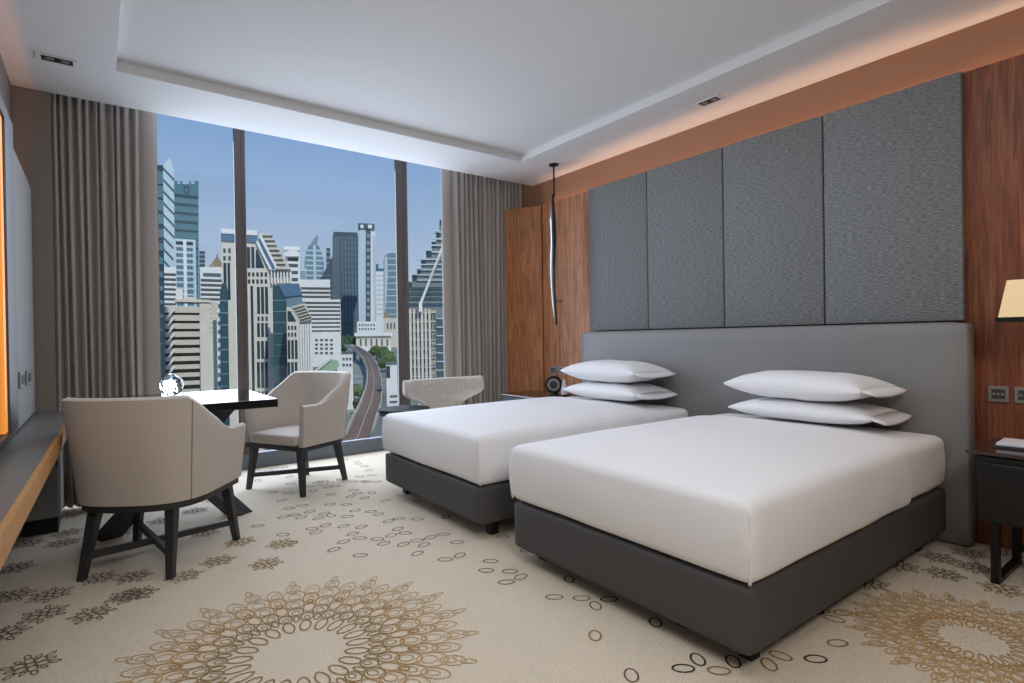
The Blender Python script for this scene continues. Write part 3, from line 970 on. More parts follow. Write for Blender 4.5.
class Tower:
    """front face from picture column xl (at depth dl) to xr (at depth dr); local x runs along it, local y away from us"""
    def __init__(s, name, label, xl, xr, dl, dr, cat='building', group='city buildings in the window view'):
        sec = lambda px: sqrt(1 + ((px - 512) / F) ** 2)
        m_ = sec((xl + xr) / 2)
        dm = (dl + dr) / 2; dl, dr = dm * m_ / sec(xl), dm * m_ / sec(xr)      # the front squares up to the line of sight
        a, c = at(xl, 341.5, dl), at(xr, 341.5, dr)
        a.z = c.z = 0
        s.o, s.u = a, (c - a).normalized(); s.W = (c - a).length
        s.n = Vector((s.u.y, -s.u.x, 0))
        if s.n.dot(fh) > 0: s.n = -s.n       # towards us
        s.z0 = zg(min(dl, dr)) - .5
        TW.append((a + s.u * s.W / 2 - s.n * 8, s.W / 2 + 6))
        rz = atan2(s.u.y, s.u.x)
        s.t = thing(name, label, cat, (a.x, a.y, s.z0), rz, group)

    def xz(s, px, py):
        v = ray(px, py); k = (s.o - CAM).dot(s.n) / v.dot(s.n); p = CAM + v * k
        return ((p - s.o).dot(s.u), p.z - s.z0)

    def solid(s, name, poly, y0, y1, m, top=False):
        """poly in picture points, a lone ('g') y value means the ground"""
        pts = []
        for px, py in poly:
            if py is None: pts.append((s.xz(px, 341.5)[0], 0))
            else: pts.append(s.xz(px, py))
        q = MB(); q.prism(pts, 'y', y0, y1); return q.build(name, m, s.t)

    def body(s, xl, xr, ytop, depth, m, name='walls', y0=0.0):
        return s.solid(name, [(xl, ytop), (xr, ytop), (xr, None), (xl, None)], y0, y0 + depth, m)

    def rect(s, name, x0, x1, ya, yb, m, proud=.3, back=.2, parent=None):
        (a, za), (c, zc_) = s.xz(x0, yb), s.xz(x1, ya)
        q = MB(); q.box(a, c, -proud, back, za, zc_); return q.build(name, m, parent or s.t)

    def bands(s, name, x0, x1, y0, y1, n, frac, m, proud=.3):
        st = (y1 - y0) / n
        for i in range(n): s.rect(name, x0, x1, y0 + i * st, y0 + i * st + st * frac, m, proud)

    def cols(s, name, x0, x1, y0, y1, n, frac, m, proud=.3):
        st = (x1 - x0) / n
        for i in range(n): s.rect(name, x0 + (i + .5 - frac / 2) * st, x0 + (i + .5 + frac / 2) * st, y0, y1, m, proud)

    def grid(s, name, x0, x1, y0, y1, nx, ny, fx, fy, m, proud=.3):
        for j in range(ny):
            st = (y1 - y0) / ny
            s.cols(name, x0, x1, y0 + j * st + st * (1 - fy) / 2, y0 + (j + 1) * st - st * (1 - fy) / 2, nx, fx, m, proud)


# far left: thin dark glass block hard against the curtain
T = Tower('office_building', 'thin dark teal glass block right beside the long left curtain', 84, 163.2, 112, 112)
T.body(84, 163, 165, 22, M['c_tealdk']); T.bands('floor_line', 84, 163, 172, 400, 16, .18, M['c_teal'], .15)
# glass tower with slanting crown and diagonal ribs
T = Tower('glass_tower', 'pale glass tower with a slanted top and diagonal ribs beside the curtain', 159, 174.5, 405, 405)
T.solid('walls', [(159, 168), (163, 166), (169, 158), (171, 161), (174, 169), (174.5, None), (159, None)], 0, 30, M['c_pale'])
for k in range(9):
    y = 166 + k * 11.5; T.solid('diagonal_rib', [(162, y), (174.3, y + 13), (174.3, y + 15), (162, y + 2)], -.6, .2, M['c_dark'])
# teal tower
T = Tower('glass_tower', 'tall plain teal tower with a notched top', 174, 199, 610, 590)
T.body(174, 198.5, 184, 40, M['c_teal'])
for a, c in ((174, 177.5), (180, 182), (189, 191), (194.5, 198.5)): T.rect('crown_tooth', a, c, 181, 184.2, M['c_teal'], 0, 6)
T.bands('floor_line', 174, 198.5, 196, 300, 12, .05, M['c_teal2'], .4)
q = T.rect('round_sign', 183.5, 189, 186, 192.5, M['c_dark'], .9); T.rect('sign_gap', 185.3, 187.4, 188.6, 192.6, M['c_teal'], 1.3, .2, q)
# balcony tower in front of it
T = Tower('apartment_tower', 'light teal apartment tower with white floor lines before the teal tower', 175, 195.5, 322, 318)
T.body(175, 195.5, 241, 22, M['c_teal2']); T.bands('floor_slab', 174.8, 195.7, 240, 330, 15, .2, M['c_pale'], .8)
T.rect('white_pier', 184.8, 186.2, 240, 335, M['c_white'], 1.0); T.rect('white_pier', 175, 175.8, 240, 335, M['c_pale'], 1.0); T.rect('white_pier', 194.6, 195.5, 240, 335, M['c_pale'], 1.0)
T.cols('bay_mullion', 176, 194.5, 246, 330, 7, .14, M['c_mid'], .6)
T = Tower('office_building', 'small dark block peeping out right of the plain teal tower', 199.2, 205, 700, 700)
T.body(199.2, 205, 251, 18, M['c_dark']); T.bands('floor_line', 199.2, 205, 254, 276, 5, .3, M['c_haze'], .4)
# striped office left of the mullion and the spired roof behind it
T = Tower('office_building', 'white office block with dark slot windows left of the first mullion', 200, 223, 292, 286)
T.body(200, 223, 267, 26, M['c_white']); T.rect('roof_slot', 203, 221, 273.5, 276.3, M['c_slate'], .2)
T.bands('window_band', 200.8, 222.6, 279.5, 336, 12, .42, M['c_shadow'], .12)
T = Tower('temple_hall', 'tan tiered roof with a spire above the white slot windowed office', 207, 225, 345, 345)
T.body(207, 225, 268, 14, M['c_tan']); T.solid('roof', [(207, 268.5), (214, 260), (216, 257), (217, 252.5), (218, 257), (220, 260), (225, 268.5)], 1, 10, M['c_brown'])
T.solid('gable', [(209, 268), (212.5, 262.5), (216, 268)], -1, 1, M['c_tan'])
# striped slab at far left and the big cream block with outside stairs
T = Tower('office_building', 'white banded office block behind the cream block with outside stairs', 162, 176, 262, 262)
T.body(162, 176, 267, 18, M['c_white']); T.bands('window_band', 164, 176, 273.5, 318, 9, .42, M['c_shadow'], .12)
T = Tower('apartment_block', 'large cream block with open floors and zigzag outside stairs', 163.5, 210.5, 150, 146)
T.body(163.5, 199.5, 307.5, 13, M['c_shadow'], 'core', .9)
for k in range(11):
    y = 307 + k * 8.15; T.rect('floor_slab', 163.5, 199.7, y, y + 5.6, M['c_beige'], .5, 1.0)
T.body(199.4, 210.5, 301, 13, M['c_cream'], 'blank_wall', -.5); T.rect('roof_edge', 175, 210.3, 300, 302, M['c_cream'], .9, 6)
T.rect('roof_house', 176, 183, 289, 301, M['c_white'], 0, 4); T.rect('roof_house', 186, 196, 297, 302, M['c_cream'], 0, 3)
for k in range(9):
    y = 312 + k * 8.2; T.solid('stair_flight', [(166, y + 6), (174, y - 3.5), (175, y - 2), (167, y + 7.6)], -1.5, -.7, M['c_white'])
T = Tower('apartment_block', 'narrow grey wing right of the cream block with outside stairs', 211.2, 217, 152, 152)
T.body(211.2, 216.6, 302, 9, M['c_beige']); T.rect('slot', 214.3, 216.6, 320, 400, M['c_slate'], .1)
T = Tower('office_building', 'dark green glass bay between the cream wing and the mullion', 219.5, 228, 176, 176)
T.solid('walls', [(220, 292), (222.5, 283), (226.5, 283), (228, 292), (228, None), (220, None)], 0, 10, M['c_teal2']); T.bands('floor_line', 220.1, 227.9, 300, 410, 9, .12, M['c_mid'], .12)
T = Tower('apartment_block', 'pale slim block with blue windows behind the cream wing', 217, 221, 215, 215)
T.body(217, 221, 301, 12, M['c_white']); T.bands('window_band', 218, 220.6, 304, 390, 10, .5, M['c_blue'], .12)
# cream gabled office with stepped lower wing
D_ = 205
T = Tower('office_tower', 'cream gabled office tower with tall dark windows and lattice roof', 221.5, 269.5, D_ + 4, D_ - 10)
T.solid('walls', [(221.5, 241), (256, 241), (269.5, 269.5), (269.5, None), (221.5, None)], 0, 30, M['c_cream'])
T.rect('blue_roof_band', 221, 257.5, 233.5, 241, M['c_blue'], .5, 8); T.rect('roof_edge', 221, 257, 231, 233.6, M['c_white'], .8, 8)
T.solid('blue_roof', [(257.5, 241), (259.5, 238), (275, 268), (273, 270)], -1.0, .2, M['c_blue'])
T.solid('gable_edge', [(256, 243), (257.5, 240.5), (271, 269), (269.5, 270.5)], -1.4, .2, M['c_white'])
T.solid('gable_edge', [(259, 237), (260.5, 234), (277, 267.5), (275.5, 269.5)], -1.4, 0.2, M['c_white'])
q = T.solid('lattice_roof', [(260.5, 233.5), (270, 234), (291, 269.5), (277, 269.5)], -.9, 3, M['c_beige'])
for k in range(7):
    xa, ya = 262 + k * 2.15, 236 + k * 4.7
    T.solid('lattice_bar', [(xa, ya), (xa + 10, ya), (xa + 10.7, ya + 1.4), (xa + .7, ya + 1.4)], -1.3, -.7, M['c_shadow'])
T.solid('right_wing', [(269, 269.5), (292, 269.5), (292, None), (269, None)], 2, 26, M['c_cream'])
T.cols('pilaster', 270, 292, 270.5, 283, 7, .45, M['c_white'], -.9)
T.solid('lower_blue_roof', [(258.5, 272 - 27), (259, 245.5), (267, 263), (267, 268)], -.2, .2, M['c_tealdk'])
for a, c in ((247, 250), (251.5, 254.2)): T.rect('tall_window', a, c, 247, 268, M['c_tealdk'], .1)
T.solid('tall_window', [(255.7, 251), (257, 249), (264.5, 268), (255.7, 268)], -.1, .1, M['c_tealdk'])
for a, c in ((223, 226), (228, 231)): T.grid('small_window', a, c, 247, 262, 1, 2, .8, .6, M['c_shadow'], .1)
for a, c in ((224, 226.3), (228, 230)): T.rect('tall_window', a, c, 263, 300, M['c_tealdk'], .1)
T.grid('small_window', 247, 268, 271, 285, 5, 2, .55, .6, M['c_tealdk'], .1)
T.rect('window_bay', 246, 253, 286, 400, M['c_tealdk'], .08); T.rect('window_pier', 249, 250.3, 286, 400, M['c_cream'], .3)
for ya, yb in ((287, 314), (323, 337), (341, 359), (362, 388)): T.cols('tall_window', 256.5, 268.6, ya, yb, 3, .62, M['c_tealdk'], .1)
T.grid('small_window', 256.5, 268.6, 315.5, 322, 3, 1, .5, .7, M['c_tealdk'], .1); T.grid('small_window', 256.5, 268.6, 390.5, 395, 3, 1, .5, .7, M['c_tealdk'], .1)
T = Tower('office_building', 'dark teal glass wing with a blue sloping roof before the gabled tower', 272.5, 286.5, 186, 180)
T.solid('walls', [(272.5, 285), (278, 285), (284.5, 296), (286.5, 300), (286.5, None), (272.5, None)], 0, 12, M['c_teal2'])
T.solid('blue_roof', [(278, 284), (299, 283.5), (302, 295), (284.5, 297)], -.4, 9, M['c_blue'])
T.solid('blue_front', [(284.5, 297), (302, 295), (303, 308), (285, 308)], .2, 9, M['c_mid']); T.bands('floor_line', 272.8, 286, 300, 400, 9, .07, M['c_mid'], .12)
T = Tower('office_building', 'lower cream gabled wing with lattice roof above the window armchair', 286.5, 299.5, 172, 166)
T.solid('walls', [(286.5, 307), (291, 307), (299.5, 322), (299.5, None), (286.5, None)], 0, 9, M['c_cream'])
T.solid('dark_gable', [(287.5, 311), (290.5, 311), (296.3, 321.5), (287.5, 321.5)], -.1, .1, M['c_tealdk'])
T.solid('lattice_roof', [(291.5, 306.5), (305, 303), (312, 319), (300.5, 322)], -.5, 2, M['c_beige'])
for k in range(5):
    xa, ya = 293 + k * 1.7, 308.5 + k * 2.8
    T.solid('lattice_bar', [(xa, ya), (xa + 11, ya - 3), (xa + 11.6, ya - 2), (xa + .7, ya + 1)], -.8, -.4, M['c_shadow'])
T.solid('right_wing', [(299.3, 322), (312, 319.5), (312, None), (299.3, None)], 1.5, 9, M['c_cream'])
T.cols('pilaster', 300, 312, 324, 374, 5, .4, M['c_white'], -.9)
T.grid('small_window', 287.3, 297, 324.5, 338, 3, 2, .55, .6, M['c_tealdk'], .1)
for ya, yb in ((340, 359), (362, 384)): T.cols('tall_window', 287.2, 298, ya, yb, 3, .62, M['c_tealdk'], .1)
# behind them
T = Tower('office_building', 'white block with a rounded roof drum behind the lattice roof', 284, 299.5, 340, 340)
T.body(284, 299.5, 249, 16, M['c_white']); T.rect('roof_edge', 283.6, 299.8, 247, 250, M['c_white'], 1, 14)
for ya in (258, 264, 271, 278): T.rect('window_band', 288, 298, ya, ya + 3, M['c_shadow'], .15)
T.solid('drum', [(286, 253), (290, 251), (297, 251), (299, 254), (299, 257), (286, 257)], -2.5, 0, M['c_white'])
T = Tower('office_building', 'white louvred block with dark horizontal bands left of the railway', 298, 340, 265, 258)
T.solid('walls', [(298, 279.5), (330, 279.5), (330.3, 299.5), (340.5, 299.5), (340.5, None), (298, None)], 0, 24, M['c_white'])
T.bands('window_band', 301, 330, 287.5, 300, 3, .45, M['c_shadow'], .15); T.bands('window_band', 301, 340.3, 302, 334, 8, .45, M['c_shadow'], .15)
for ya in (339, 343.5, 347.5, 352): T.cols('window', 314, 334, ya, ya + 2.2, 4, .55, M['c_shadow'], .1)
T = Tower('glass_tower', 'pointed glass tower with a leaning spire in the far skyline', 304.5, 324, 1400, 1400)
T.solid('walls', [(304.5, 262), (306, 252), (308.5, 246), (313, 243), (319, 246), (322, 254), (324, 262), (324, None), (304.5, None)], 0, 30, M['c_mid'])
T.solid('spire', [(309.5, 246), (313, 240), (317.5, 234), (318.2, 236), (317, 245)], 4, 14, M['c_haze']); T.bands('floor_line', 305.5, 323, 250, 300, 10, .22, M['c_pale'], .5)
T.rect('pale_strip', 314, 315.6, 245, 300, M['c_pale'], .8)
T = Tower('office_building', 'small hazy block left of the pointed glass tower', 299.7, 306.5, 1000, 1000)
T.body(299.7, 306.5, 268, 18, M['c_pale']); T.cols('bay', 300.5, 306, 271, 300, 3, .5, M['c_haze'], .4)
T = Tower('glass_tower', 'broad dark slate tower with a flat top in the far skyline', 331, 358.5, 1120, 1120)
T.solid('walls', [(332.5, 236), (333.5, 233.5), (357, 233), (358.2, 236), (358.5, None), (332, None)], 0, 34, M['c_slate'])
T.rect('dark_glass', 341, 357.5, 239, 326, M['c_dark'], .3); T.bands('floor_line', 341, 357.7, 242, 326, 14, .2, M['c_hazedk'], .6); T.cols('bay_mullion', 341, 357.5, 239, 326, 5, .12, M['c_hazedk'], .7)
T.rect('roof_band', 333.5, 357.2, 232.6, 236, M['c_dark'], .5, 20)
T = Tower('office_building', 'low dark lean-to block sloping up to the broad slate tower', 318, 333, 1040, 1040)
T.solid('walls', [(318, 281), (322, 276), (332.5, 256), (333, None), (318, None)], 0, 12, M['c_dark']); T.bands('floor_line', 324, 332.8, 275, 300, 5, .2, M['c_hazedk'], .4)
T = Tower('office_building', 'narrow dark tower top between the pointed tower and the slate tower', 326.3, 331.3, 1560, 1560)
T.body(326.3, 330.3, 248, 16, M['c_dark']); T.bands('floor_line', 326.5, 330.2, 251, 285, 6, .25, M['c_haze'], .5)
T = Tower('residential_tower', 'slim pale tower with a dark side and an overhanging cap, tallest at the centre', 359.5, 370.7, 1000, 1000)
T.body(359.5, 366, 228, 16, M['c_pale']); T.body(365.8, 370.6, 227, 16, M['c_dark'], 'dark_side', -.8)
T.rect('cap', 358.2, 374.5, 224, 229, M['c_dark'], 2, 16); T.rect('cap_light', 360.5, 363.5, 225, 228.3, M['c_white'], 2.4); T.rect('cap_light', 368, 372, 225, 228.5, M['c_white'], 2.4)
T.bands('window', 366.7, 369.8, 234, 320, 12, .5, M['c_haze'], 1.1)
T = Tower('residential_tower', 'slender white tower close right of the capped tower', 370.8, 375.5, 1060, 1060)
T.body(370.8, 375.2, 231, 14, M['c_white']); T.rect('shade_strip', 374, 375, 236, 322, M['c_pale'], .3)
T = Tower('residential_tower', 'short white tower with a greenish crown right of the slender white tower', 375.6, 384, 1180, 1180)
T.body(375.8, 383.5, 271, 14, M['c_white']); T.rect('crown', 375.8, 378.5, 264, 271.2, M['c_teal'], .2, 9); T.rect('crown', 378.5, 383.5, 268.5, 271.2, M['c_teal'], .2, 9)
T.bands('window_band', 376.5, 383, 275, 318, 9, .3, M['c_pale'], .3)
T = Tower('glass_tower', 'round topped blue glass tower left of the second mullion', 383.5, 397, 1260, 1260)
T.solid('walls', [(383.5, 262), (384.5, 256.5), (387, 253.7), (391, 253), (397, 253), (397, None), (383.5, None)], 0, 24, M['c_mid'])
T.solid('pale_curve', [(384.5, 258), (387, 255), (387.6, 275), (386.5, 300), (384.5, 320)], -.4, .2, M['c_pale']); T.bands('floor_line', 384, 396.5, 258, 320, 10, .16, M['c_pale'], .3)
# stepped tower right of the second mullion
T = Tower('residential_tower', 'grey stepped tower rising towards the right curtain, with a white leaning strut', 408, 466, 152, 118)
st = [(408, 281), (412, 281), (412, 274), (417, 274), (417, 268), (421, 268), (421, 259), (426, 259), (426, 250), (431.5, 250), (431.5, 241), (436, 241), (436, 231), (439.5, 231), (439.5, 219), (444, 219), (444, 208), (466, 205)]
T.solid('walls', st + [(466, None), (408, None)], 0, 14, M['c_stone'])
T.cols('pale_fin', 409, 432, 309, 395, 6, .20, M['c_beige'], .7)
T.bands('sill_line', 409, 436, 312, 394, 9, .13, M['c_pale'], .5)
yl = 208
for (xa, ya), (xb, yb) in zip(st[0::2], st[1::2]):
    if xb > 450: xb = 450
    T.rect('terrace_edge', xa, xb + .4, ya - .3, ya + 1.2, M['c_pale'], .9, 6)
    T.rect('terrace_window', xa + .6, xb, ya + 2.6, ya + 6.5, M['c_tealdk'], .2)
for y in (287, 292, 297, 303): T.rect('teal_floor', 408, 462, y, y + 3.2, M['c_teal2'], .25)
T.bands('floor_line', 417, 462, 259, 285, 5, .2, M['c_pale'], .5); T.bands('floor_line', 431, 462, 232, 258, 4, .2, M['c_pale'], .5)
T.grid('lower_window', 409, 432, 312, 392, 8, 9, .5, .55, M['c_tealdk'], .2); T.rect('tan_wall', 424, 436, 310, 395, M['c_tan'], .1); T.grid('tan_window', 424, 436, 312, 392, 4, 8, .5, .55, M['c_dark'], .3)
T.solid('strut', [(420, 303), (422.5, 303), (445.5, 243), (445.5, 248), (424, 306), (420, 306)][:4] + [(443.5, 243)], -2.2, -1.2, M['c_white']); T.rect('strut_foot', 419.2, 422.4, 303, 312, M['c_white'], 2.2, -1.2)
T.rect('dark_corner', 437, 452, 318, 395, M['c_dark'], .3); T.bands('floor_line', 436.5, 452, 318, 395, 9, .14, M['c_pale'], .6)
# low hall, houses and roofs by the railway
T = Tower('long_hall', 'long low cream hall with arched openings beyond the railway bend', 356, 391.5, 700, 700)
T.body(356, 391, 336, 22, M['c_cream']); T.rect('roof', 354.5, 392.5, 332.5, 336.3, M['c_white'], 3, 24); T.cols('arch', 358, 390, 339, 346, 6, .28, M['c_shadow'], .3)
T.rect('arcade', 356, 391, 347.5, 352, M['c_white'], 4)
T = Tower('house', 'beige house with a red gable beyond the cream hall', 383.5, 397, 860, 860)
T.body(383.5, 397, 318, 20, M['c_beige']); T.solid('roof', [(383, 318), (385, 312), (387, 310), (390, 317.5), (392, 318)], 0, 12, M['c_brown']); T.cols('window', 386, 396, 323, 329, 3, .4, M['c_dark'], .3)
T = Tower('house', 'pale mottled low house above the cream hall', 357, 376, 820, 820)
T.body(357, 376, 321.5, 18, M['c_white']); T.grid('window', 358, 375.5, 323, 331, 6, 2, .55, .5, M['c_hazedk'], .3)
T = Tower('house', 'grey terrace of shops under the white louvred block', 331, 353, 335, 330)
T.body(331, 352.5, 353, 12, M['c_white']); T.grid('window', 332, 352, 356, 368, 6, 2, .6, .45, M['c_shadow'], .2); T.rect('roof', 330.5, 353.5, 351.5, 353.5, M['c_slate'], .8, 12)
T = Tower('warehouse', 'low shed with a pale green sloping roof behind the window armchair', 313, 343, 196, 190)
T.body(313, 337, 368, 9, M['c_brown']); T.solid('roof', [(312, 372), (330, 359.5), (338, 361), (339.5, 366), (333, 372)], -1, 8, M['c_roofg']); T.solid('roof_edge', [(311, 373), (329.5, 359), (331, 359.5), (313, 374)], -1.6, 0, M['c_white'])
T = Tower('house', 'dark flat block on the street right of the railway', 386, 397, 300, 300)
T.body(386, 397, 364, 12, M['c_white']); T.rect('dark_glass', 386.5, 390, 366, 378, M['c_tealdk'], .2); T.rect('roof', 385.6, 397, 362.8, 364.3, M['c_slate'], .5, 12)
T = Tower('house', 'white low house between the trees and the second mullion', 389, 398, 205, 205)
T.body(389, 398, 392, 10, M['c_white']); T.bands('window_band', 389.8, 397.5, 395, 412, 3, .4, M['c_slate'], .2)
# far filler blocks, their blue-grey colour standing in for haze
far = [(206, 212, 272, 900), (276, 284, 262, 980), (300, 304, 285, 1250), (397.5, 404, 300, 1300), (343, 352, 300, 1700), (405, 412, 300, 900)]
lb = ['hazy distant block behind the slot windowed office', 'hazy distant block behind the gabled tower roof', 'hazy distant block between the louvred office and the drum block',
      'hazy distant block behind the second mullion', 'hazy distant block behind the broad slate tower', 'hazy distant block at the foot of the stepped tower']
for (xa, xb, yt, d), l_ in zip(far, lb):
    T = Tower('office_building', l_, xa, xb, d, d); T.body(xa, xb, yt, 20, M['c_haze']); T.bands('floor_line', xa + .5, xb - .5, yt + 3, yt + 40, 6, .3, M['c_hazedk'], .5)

# elevated railway: deck, parapets, rails and piers
KP = [(440, 341, 370, -33.6), (434, 346, 372, -33), (419, 352.5, 376, -31), (404, 360, 381, -29), (389.5, 365.6, 382, -27.5), (379.5, 367.3, 381.2, -25.5), (367, 366.6, 378, -21.5),
      (357, 362, 372, -15.5), (351, 356.5, 365, -10.0), (347, 351, 358, -6.0), (344.6, 344.5, 351, -3.2)]
Ls, Rs = [], []
for (py, xa, xb, z) in KP:
    Ls.append(floor_pt(xa, py, z)); Rs.append(floor_pt(xb, py, z))
p0l, p0r = Ls[0] - (Ls[1] - Ls[0]) * 1.2, Rs[0] - (Rs[1] - Rs[0]) * 1.2
Ls.insert(0, p0l); Rs.insert(0, p0r)
t = thing('railway_viaduct', 'curved elevated railway with brown tracks winding through the city', 'railway', (Ls[0].x, Ls[0].y, 0))
org = Vector((Ls[0].x, Ls[0].y, 0))


def strip(name, fa, fb, dz0, dz1, m):
    q = MB(); vs, fs = [], []
    for L_, R_ in zip(Ls, Rs):
        a, c = L_.lerp(R_, fa) - org, L_.lerp(R_, fb) - org
        for p, dz in ((a, dz0), (c, dz0), (c, dz1), (a, dz1)): vs.append((p.x, p.y, p.z + dz))
    n_ = len(Ls)
    for i in range(n_ - 1):
        for k in range(4):
            fs.append((4 * i + k, 4 * i + (k + 1) % 4, 4 * i + 4 + (k + 1) % 4, 4 * i + 4 + k))
    fs += [(3, 2, 1, 0), tuple(4 * (n_ - 1) + k for k in range(4))]
    q.add(vs, fs); return q.build(name, m, t)


strip('deck', 0, 1, -2.2, 0, M['c_beige']); strip('track_bed', .05, .48, 0, .25, M['c_rail']); strip('track_bed', .52, .95, 0, .25, M['c_rail'])
strip('parapet', -.02, .02, 0, 1.1, M['c_beige']); strip('parapet', .98, 1.02, 0, 1.1, M['c_beige'])
for f_ in (.16, .36, .64, .84): strip('rail', f_ - .008, f_ + .008, .25, .5, M['c_road'])
for i in range(1, len(Ls) - 1):
    m_ = (Ls[i] + Rs[i]) / 2 - org; q = MB(); q.box(m_.x - 1.3, m_.x + 1.3, m_.y - 1.3, m_.y + 1.3, -47, m_.z - 2.2); q.build('pier', M['c_road'], t)
# street beside it
q = MB(); vs, fs = [], []
SP = [(446, 372, 396), (430, 376, 396), (415, 381, 393), (402, 385, 392), (392, 386, 391), (384, 386.5, 390)]
for (py, xa, xb) in SP:
    for x_ in (xa, xb):
        p = floor_pt(x_, py, -44.2); vs.append((p.x, p.y, zg(p.dot(fh)) + .5))
for i in range(len(SP) - 1): fs.append((2 * i, 2 * i + 1, 2 * i + 3, 2 * i + 2))
n_ = len(vs); vs += [(v[0], v[1], v[2] - .6) for v in vs]; fs += [(f[3] + n_, f[2] + n_, f[1] + n_, f[0] + n_) for f in fs]
q.add(vs, fs); structure(q.build('street', M['c_road']))

# trees
rnd = random.Random(11)


def tree_mesh(seed):
    rr = random.Random(seed); bm = bmesh.new()
    for k in range(7):
        r = rr.uniform(.30, .5); c = Vector((rr.uniform(-.5, .5), rr.uniform(-.5, .5), rr.uniform(-.35, .45))) if k else Vector((0, 0, 0)); r = .62 if k == 0 else r
        g = bmesh.ops.create_icosphere(bm, subdivisions=3, radius=r, matrix=Matrix.Translation(c))
        for v in g['verts']:
            v.co += (v.co - c).normalized() * r * .34 * noise.noise(v.co * 7 + Vector((seed * 3, k, 0)))
    bm.verts.index_update()
    q = MB(); q.add([v.co.copy() for v in bm.verts], [[v.index for v in f.verts] for f in bm.faces]); bm.free()
    return q


protos = []
for k in range(3):
    t = thing('tree', 'leafy green tree beside the railway viaduct', 'tree', (0, 0, 0))
    q = tree_mesh(k + 1); c = q.build('crown', M['c_leaf' if k != 1 else 'c_leaf2'], t); c.location = (0, 0, 1.25)
    q = MB(); q.tube([(0, 0, 0), (.02, 0, .5), (0, .02, 1.1)], [.09, .07, .05], 8); q.build('trunk', M['c_trunk'], t)
    protos.append(t)
spots = []
GL = {'l': 'leafy green tree left of the railway viaduct, seen over the window armchair', 'r': 'leafy green tree right of the railway viaduct before the second mullion',
      'f': 'small far tree where the railway bends away in the distance'}
for k in range(160): spots.append(('l', rnd.uniform(336, 366), rnd.uniform(356, 438), None, rnd.uniform(4.5, 8)))
for k in range(90): spots.append(('r', rnd.uniform(378, 396), rnd.uniform(362, 420), None, rnd.uniform(4, 7)))
for k in range(24): spots.append(('f', rnd.uniform(339, 357), rnd.uniform(322, 337), 700 + 9 * k, rnd.uniform(7, 11)))
for k in range(20): spots.append(('r', rnd.uniform(373, 392), rnd.uniform(355, 362), 480 + 9 * k, rnd.uniform(8, 10)))
placed, used = [], set()


def on_track(p, s_):
    for i in range(len(Ls) - 1):
        for f_ in (0, .25, .5, .75):
            c = ((Ls[i].lerp(Ls[i + 1], f_)) + (Rs[i].lerp(Rs[i + 1], f_))) / 2
            if hypot(c.x - p.x, c.y - p.y) < s_ + (Rs[i] - Ls[i]).length * .55: return True
    return False


for side, px, py, d, s_ in spots:
    if d is None:
        z = -44; p = None
        for it in range(6):
            p = floor_pt(px, py, z + s_ * 1.12); z = zg(p.dot(fh))
    else:
        p = at(px, py, d)
    d_ = p.dot(fh); p.z = zg(d_)
    if on_track(p, s_ * 1.12) or any(hypot(p.x - q.x, p.y - q.y) < (s_ + r) * 1.12 for q, r in placed): continue
    if any(hypot(p.x - q.x, p.y - q.y) < s_ * 1.1 + r for q, r in TW): continue
    placed.append((p.copy(), s_))
    i = rnd.randrange(3)
    if i not in used:
        o = protos[i]; used.add(i); o.location = p
    else:
        o = dup(protos[i], p)
    o.rotation_euler = (0, 0, rnd.uniform(0, 6)); o.scale = (s_, s_, s_ * 1.0)
    o['label'] = GL[side]; o['group'] = {'l': 'trees left of the railway', 'r': 'trees right of the railway', 'f': 'trees at the far railway bend'}[side]
for i, o in enumerate(protos):
    if i not in used:
        for c in list(o.children): bpy.data.objects.remove(c)
        bpy.data.objects.remove(o)

#CITY END
# ------------------------------------------------------------------ light
cam = bpy.data.cameras.new('camera'); co = bpy.data.objects.new('camera', cam); COL.objects.link(co)
cam.sensor_width = 36; cam.sensor_fit = 'HORIZONTAL'; cam.lens = F * 36 / 1024
cam.clip_start = .02; cam.clip_end = 6000
co.matrix_world = Matrix(((rt.x, up.x, -fw.x, CAM.x), (rt.y, up.y, -fw.y, CAM.y), (rt.z, up.z, -fw.z, CAM.z), (0, 0, 0, 1)))
SC.camera = co

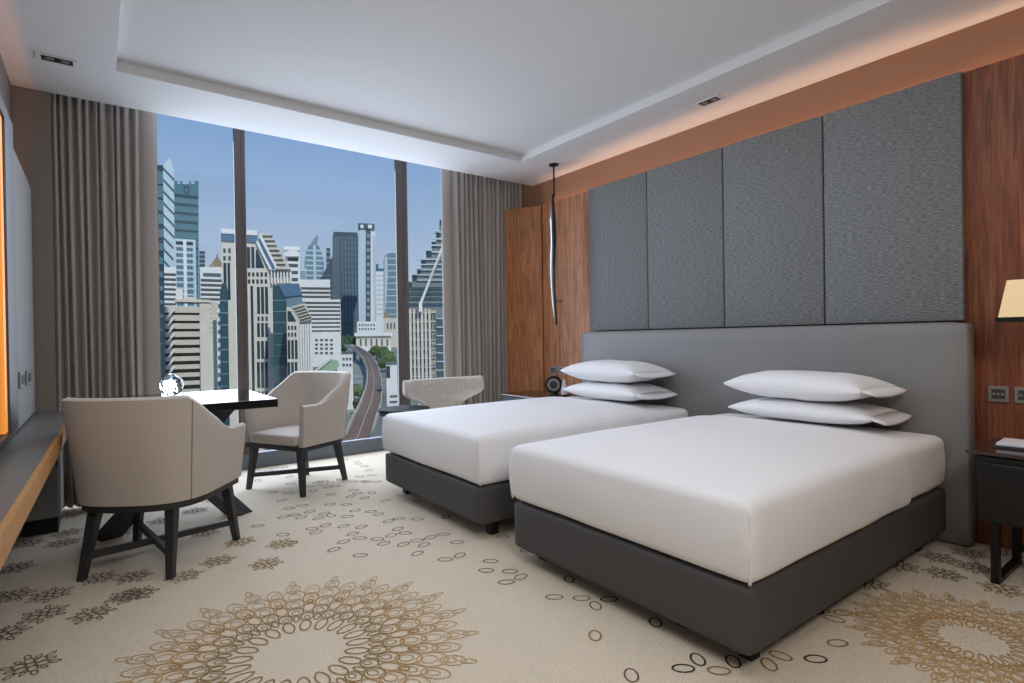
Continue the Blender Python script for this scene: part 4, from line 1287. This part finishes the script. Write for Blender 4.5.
wd = bpy.data.worlds.new('world'); SC.world = wd; wd.use_nodes = True
nt = wd.node_tree; bg = nt.nodes['Background']
tc = nt.nodes.new('ShaderNodeTexCoord'); sp = nt.nodes.new('ShaderNodeSeparateXYZ'); rp = nt.nodes.new('ShaderNodeValToRGB')
nt.links.new(tc.outputs['Generated'], sp.inputs[0]); nt.links.new(sp.outputs['Z'], rp.inputs['Fac']); nt.links.new(rp.outputs['Color'], bg.inputs['Color'])
e = rp.color_ramp.elements
e[0].position = 0.0; e[0].color = lin((182, 194, 212)); e[1].position = 1.0; e[1].color = lin((60, 105, 175))
for p, c in ((.08, (178, 193, 214)), (.18, (158, 181, 213)), (.36, (120, 158, 208))):
    k = e.new(p); k.color = lin(c)
bg.inputs['Strength'].default_value = 1.0


def light(name, kind, loc, energy, rgb, rot=(0, 0, 0), size=(1, 1), **kw):
    l = bpy.data.lights.new(name, kind); l.energy = energy; l.color = lin(rgb)[:3]
    if kind == 'AREA':
        l.shape = 'RECTANGLE'; l.size, l.size_y = size
    for k_, v in kw.items(): setattr(l, k_, v)
    o = bpy.data.objects.new(name, l); COL.objects.link(o); o.location = loc; o.rotation_euler = rot
    return o


light('sun', 'SUN', (0, 0, 50), 2.6, (255, 250, 240), (radians(46), 0, radians(-6)), angle=radians(1.0))
# daylight through the window
light('window_daylight', 'AREA', (1.65, YW + .34, 1.52), 152, (222, 234, 255), (radians(-77), 0, 0), (3.5, 2.7))
# warm strips in the coves behind the wall panels
light('cove_strip', 'AREA', (3.683, 1.4, 2.405), 6.0, (255, 198, 156), (pi, 0, 0), (.03, 5.8))
light('cove_strip', 'AREA', (-.383, 3.75, 1.74), 1.9, (255, 145, 76), (pi, 0, 0), (.03, 1.5))
# unseen area fills added to brighten the room, behind the viewer and in the tray
light('fill_light', 'AREA', (.25, -.8, 2.62), 50, (252, 249, 246), (radians(38), 0, 0), (1.1, .8))
light('fill_light', 'AREA', (1.6, 1.6, 2.755), 22, (240, 245, 255), (0, 0, 0), (2.4, 3.2))
light('shade_bulb', 'POINT', (3.36, .50, 1.24), 1.2, (255, 214, 160), shadow_soft_size=.03)

vs_ = SC.view_settings
SC.display_settings.display_device = 'sRGB'
vs_.view_transform = 'Standard'; vs_.look = 'None'; vs_.exposure = 0; vs_.gamma = 1; vs_.use_curve_mapping = False
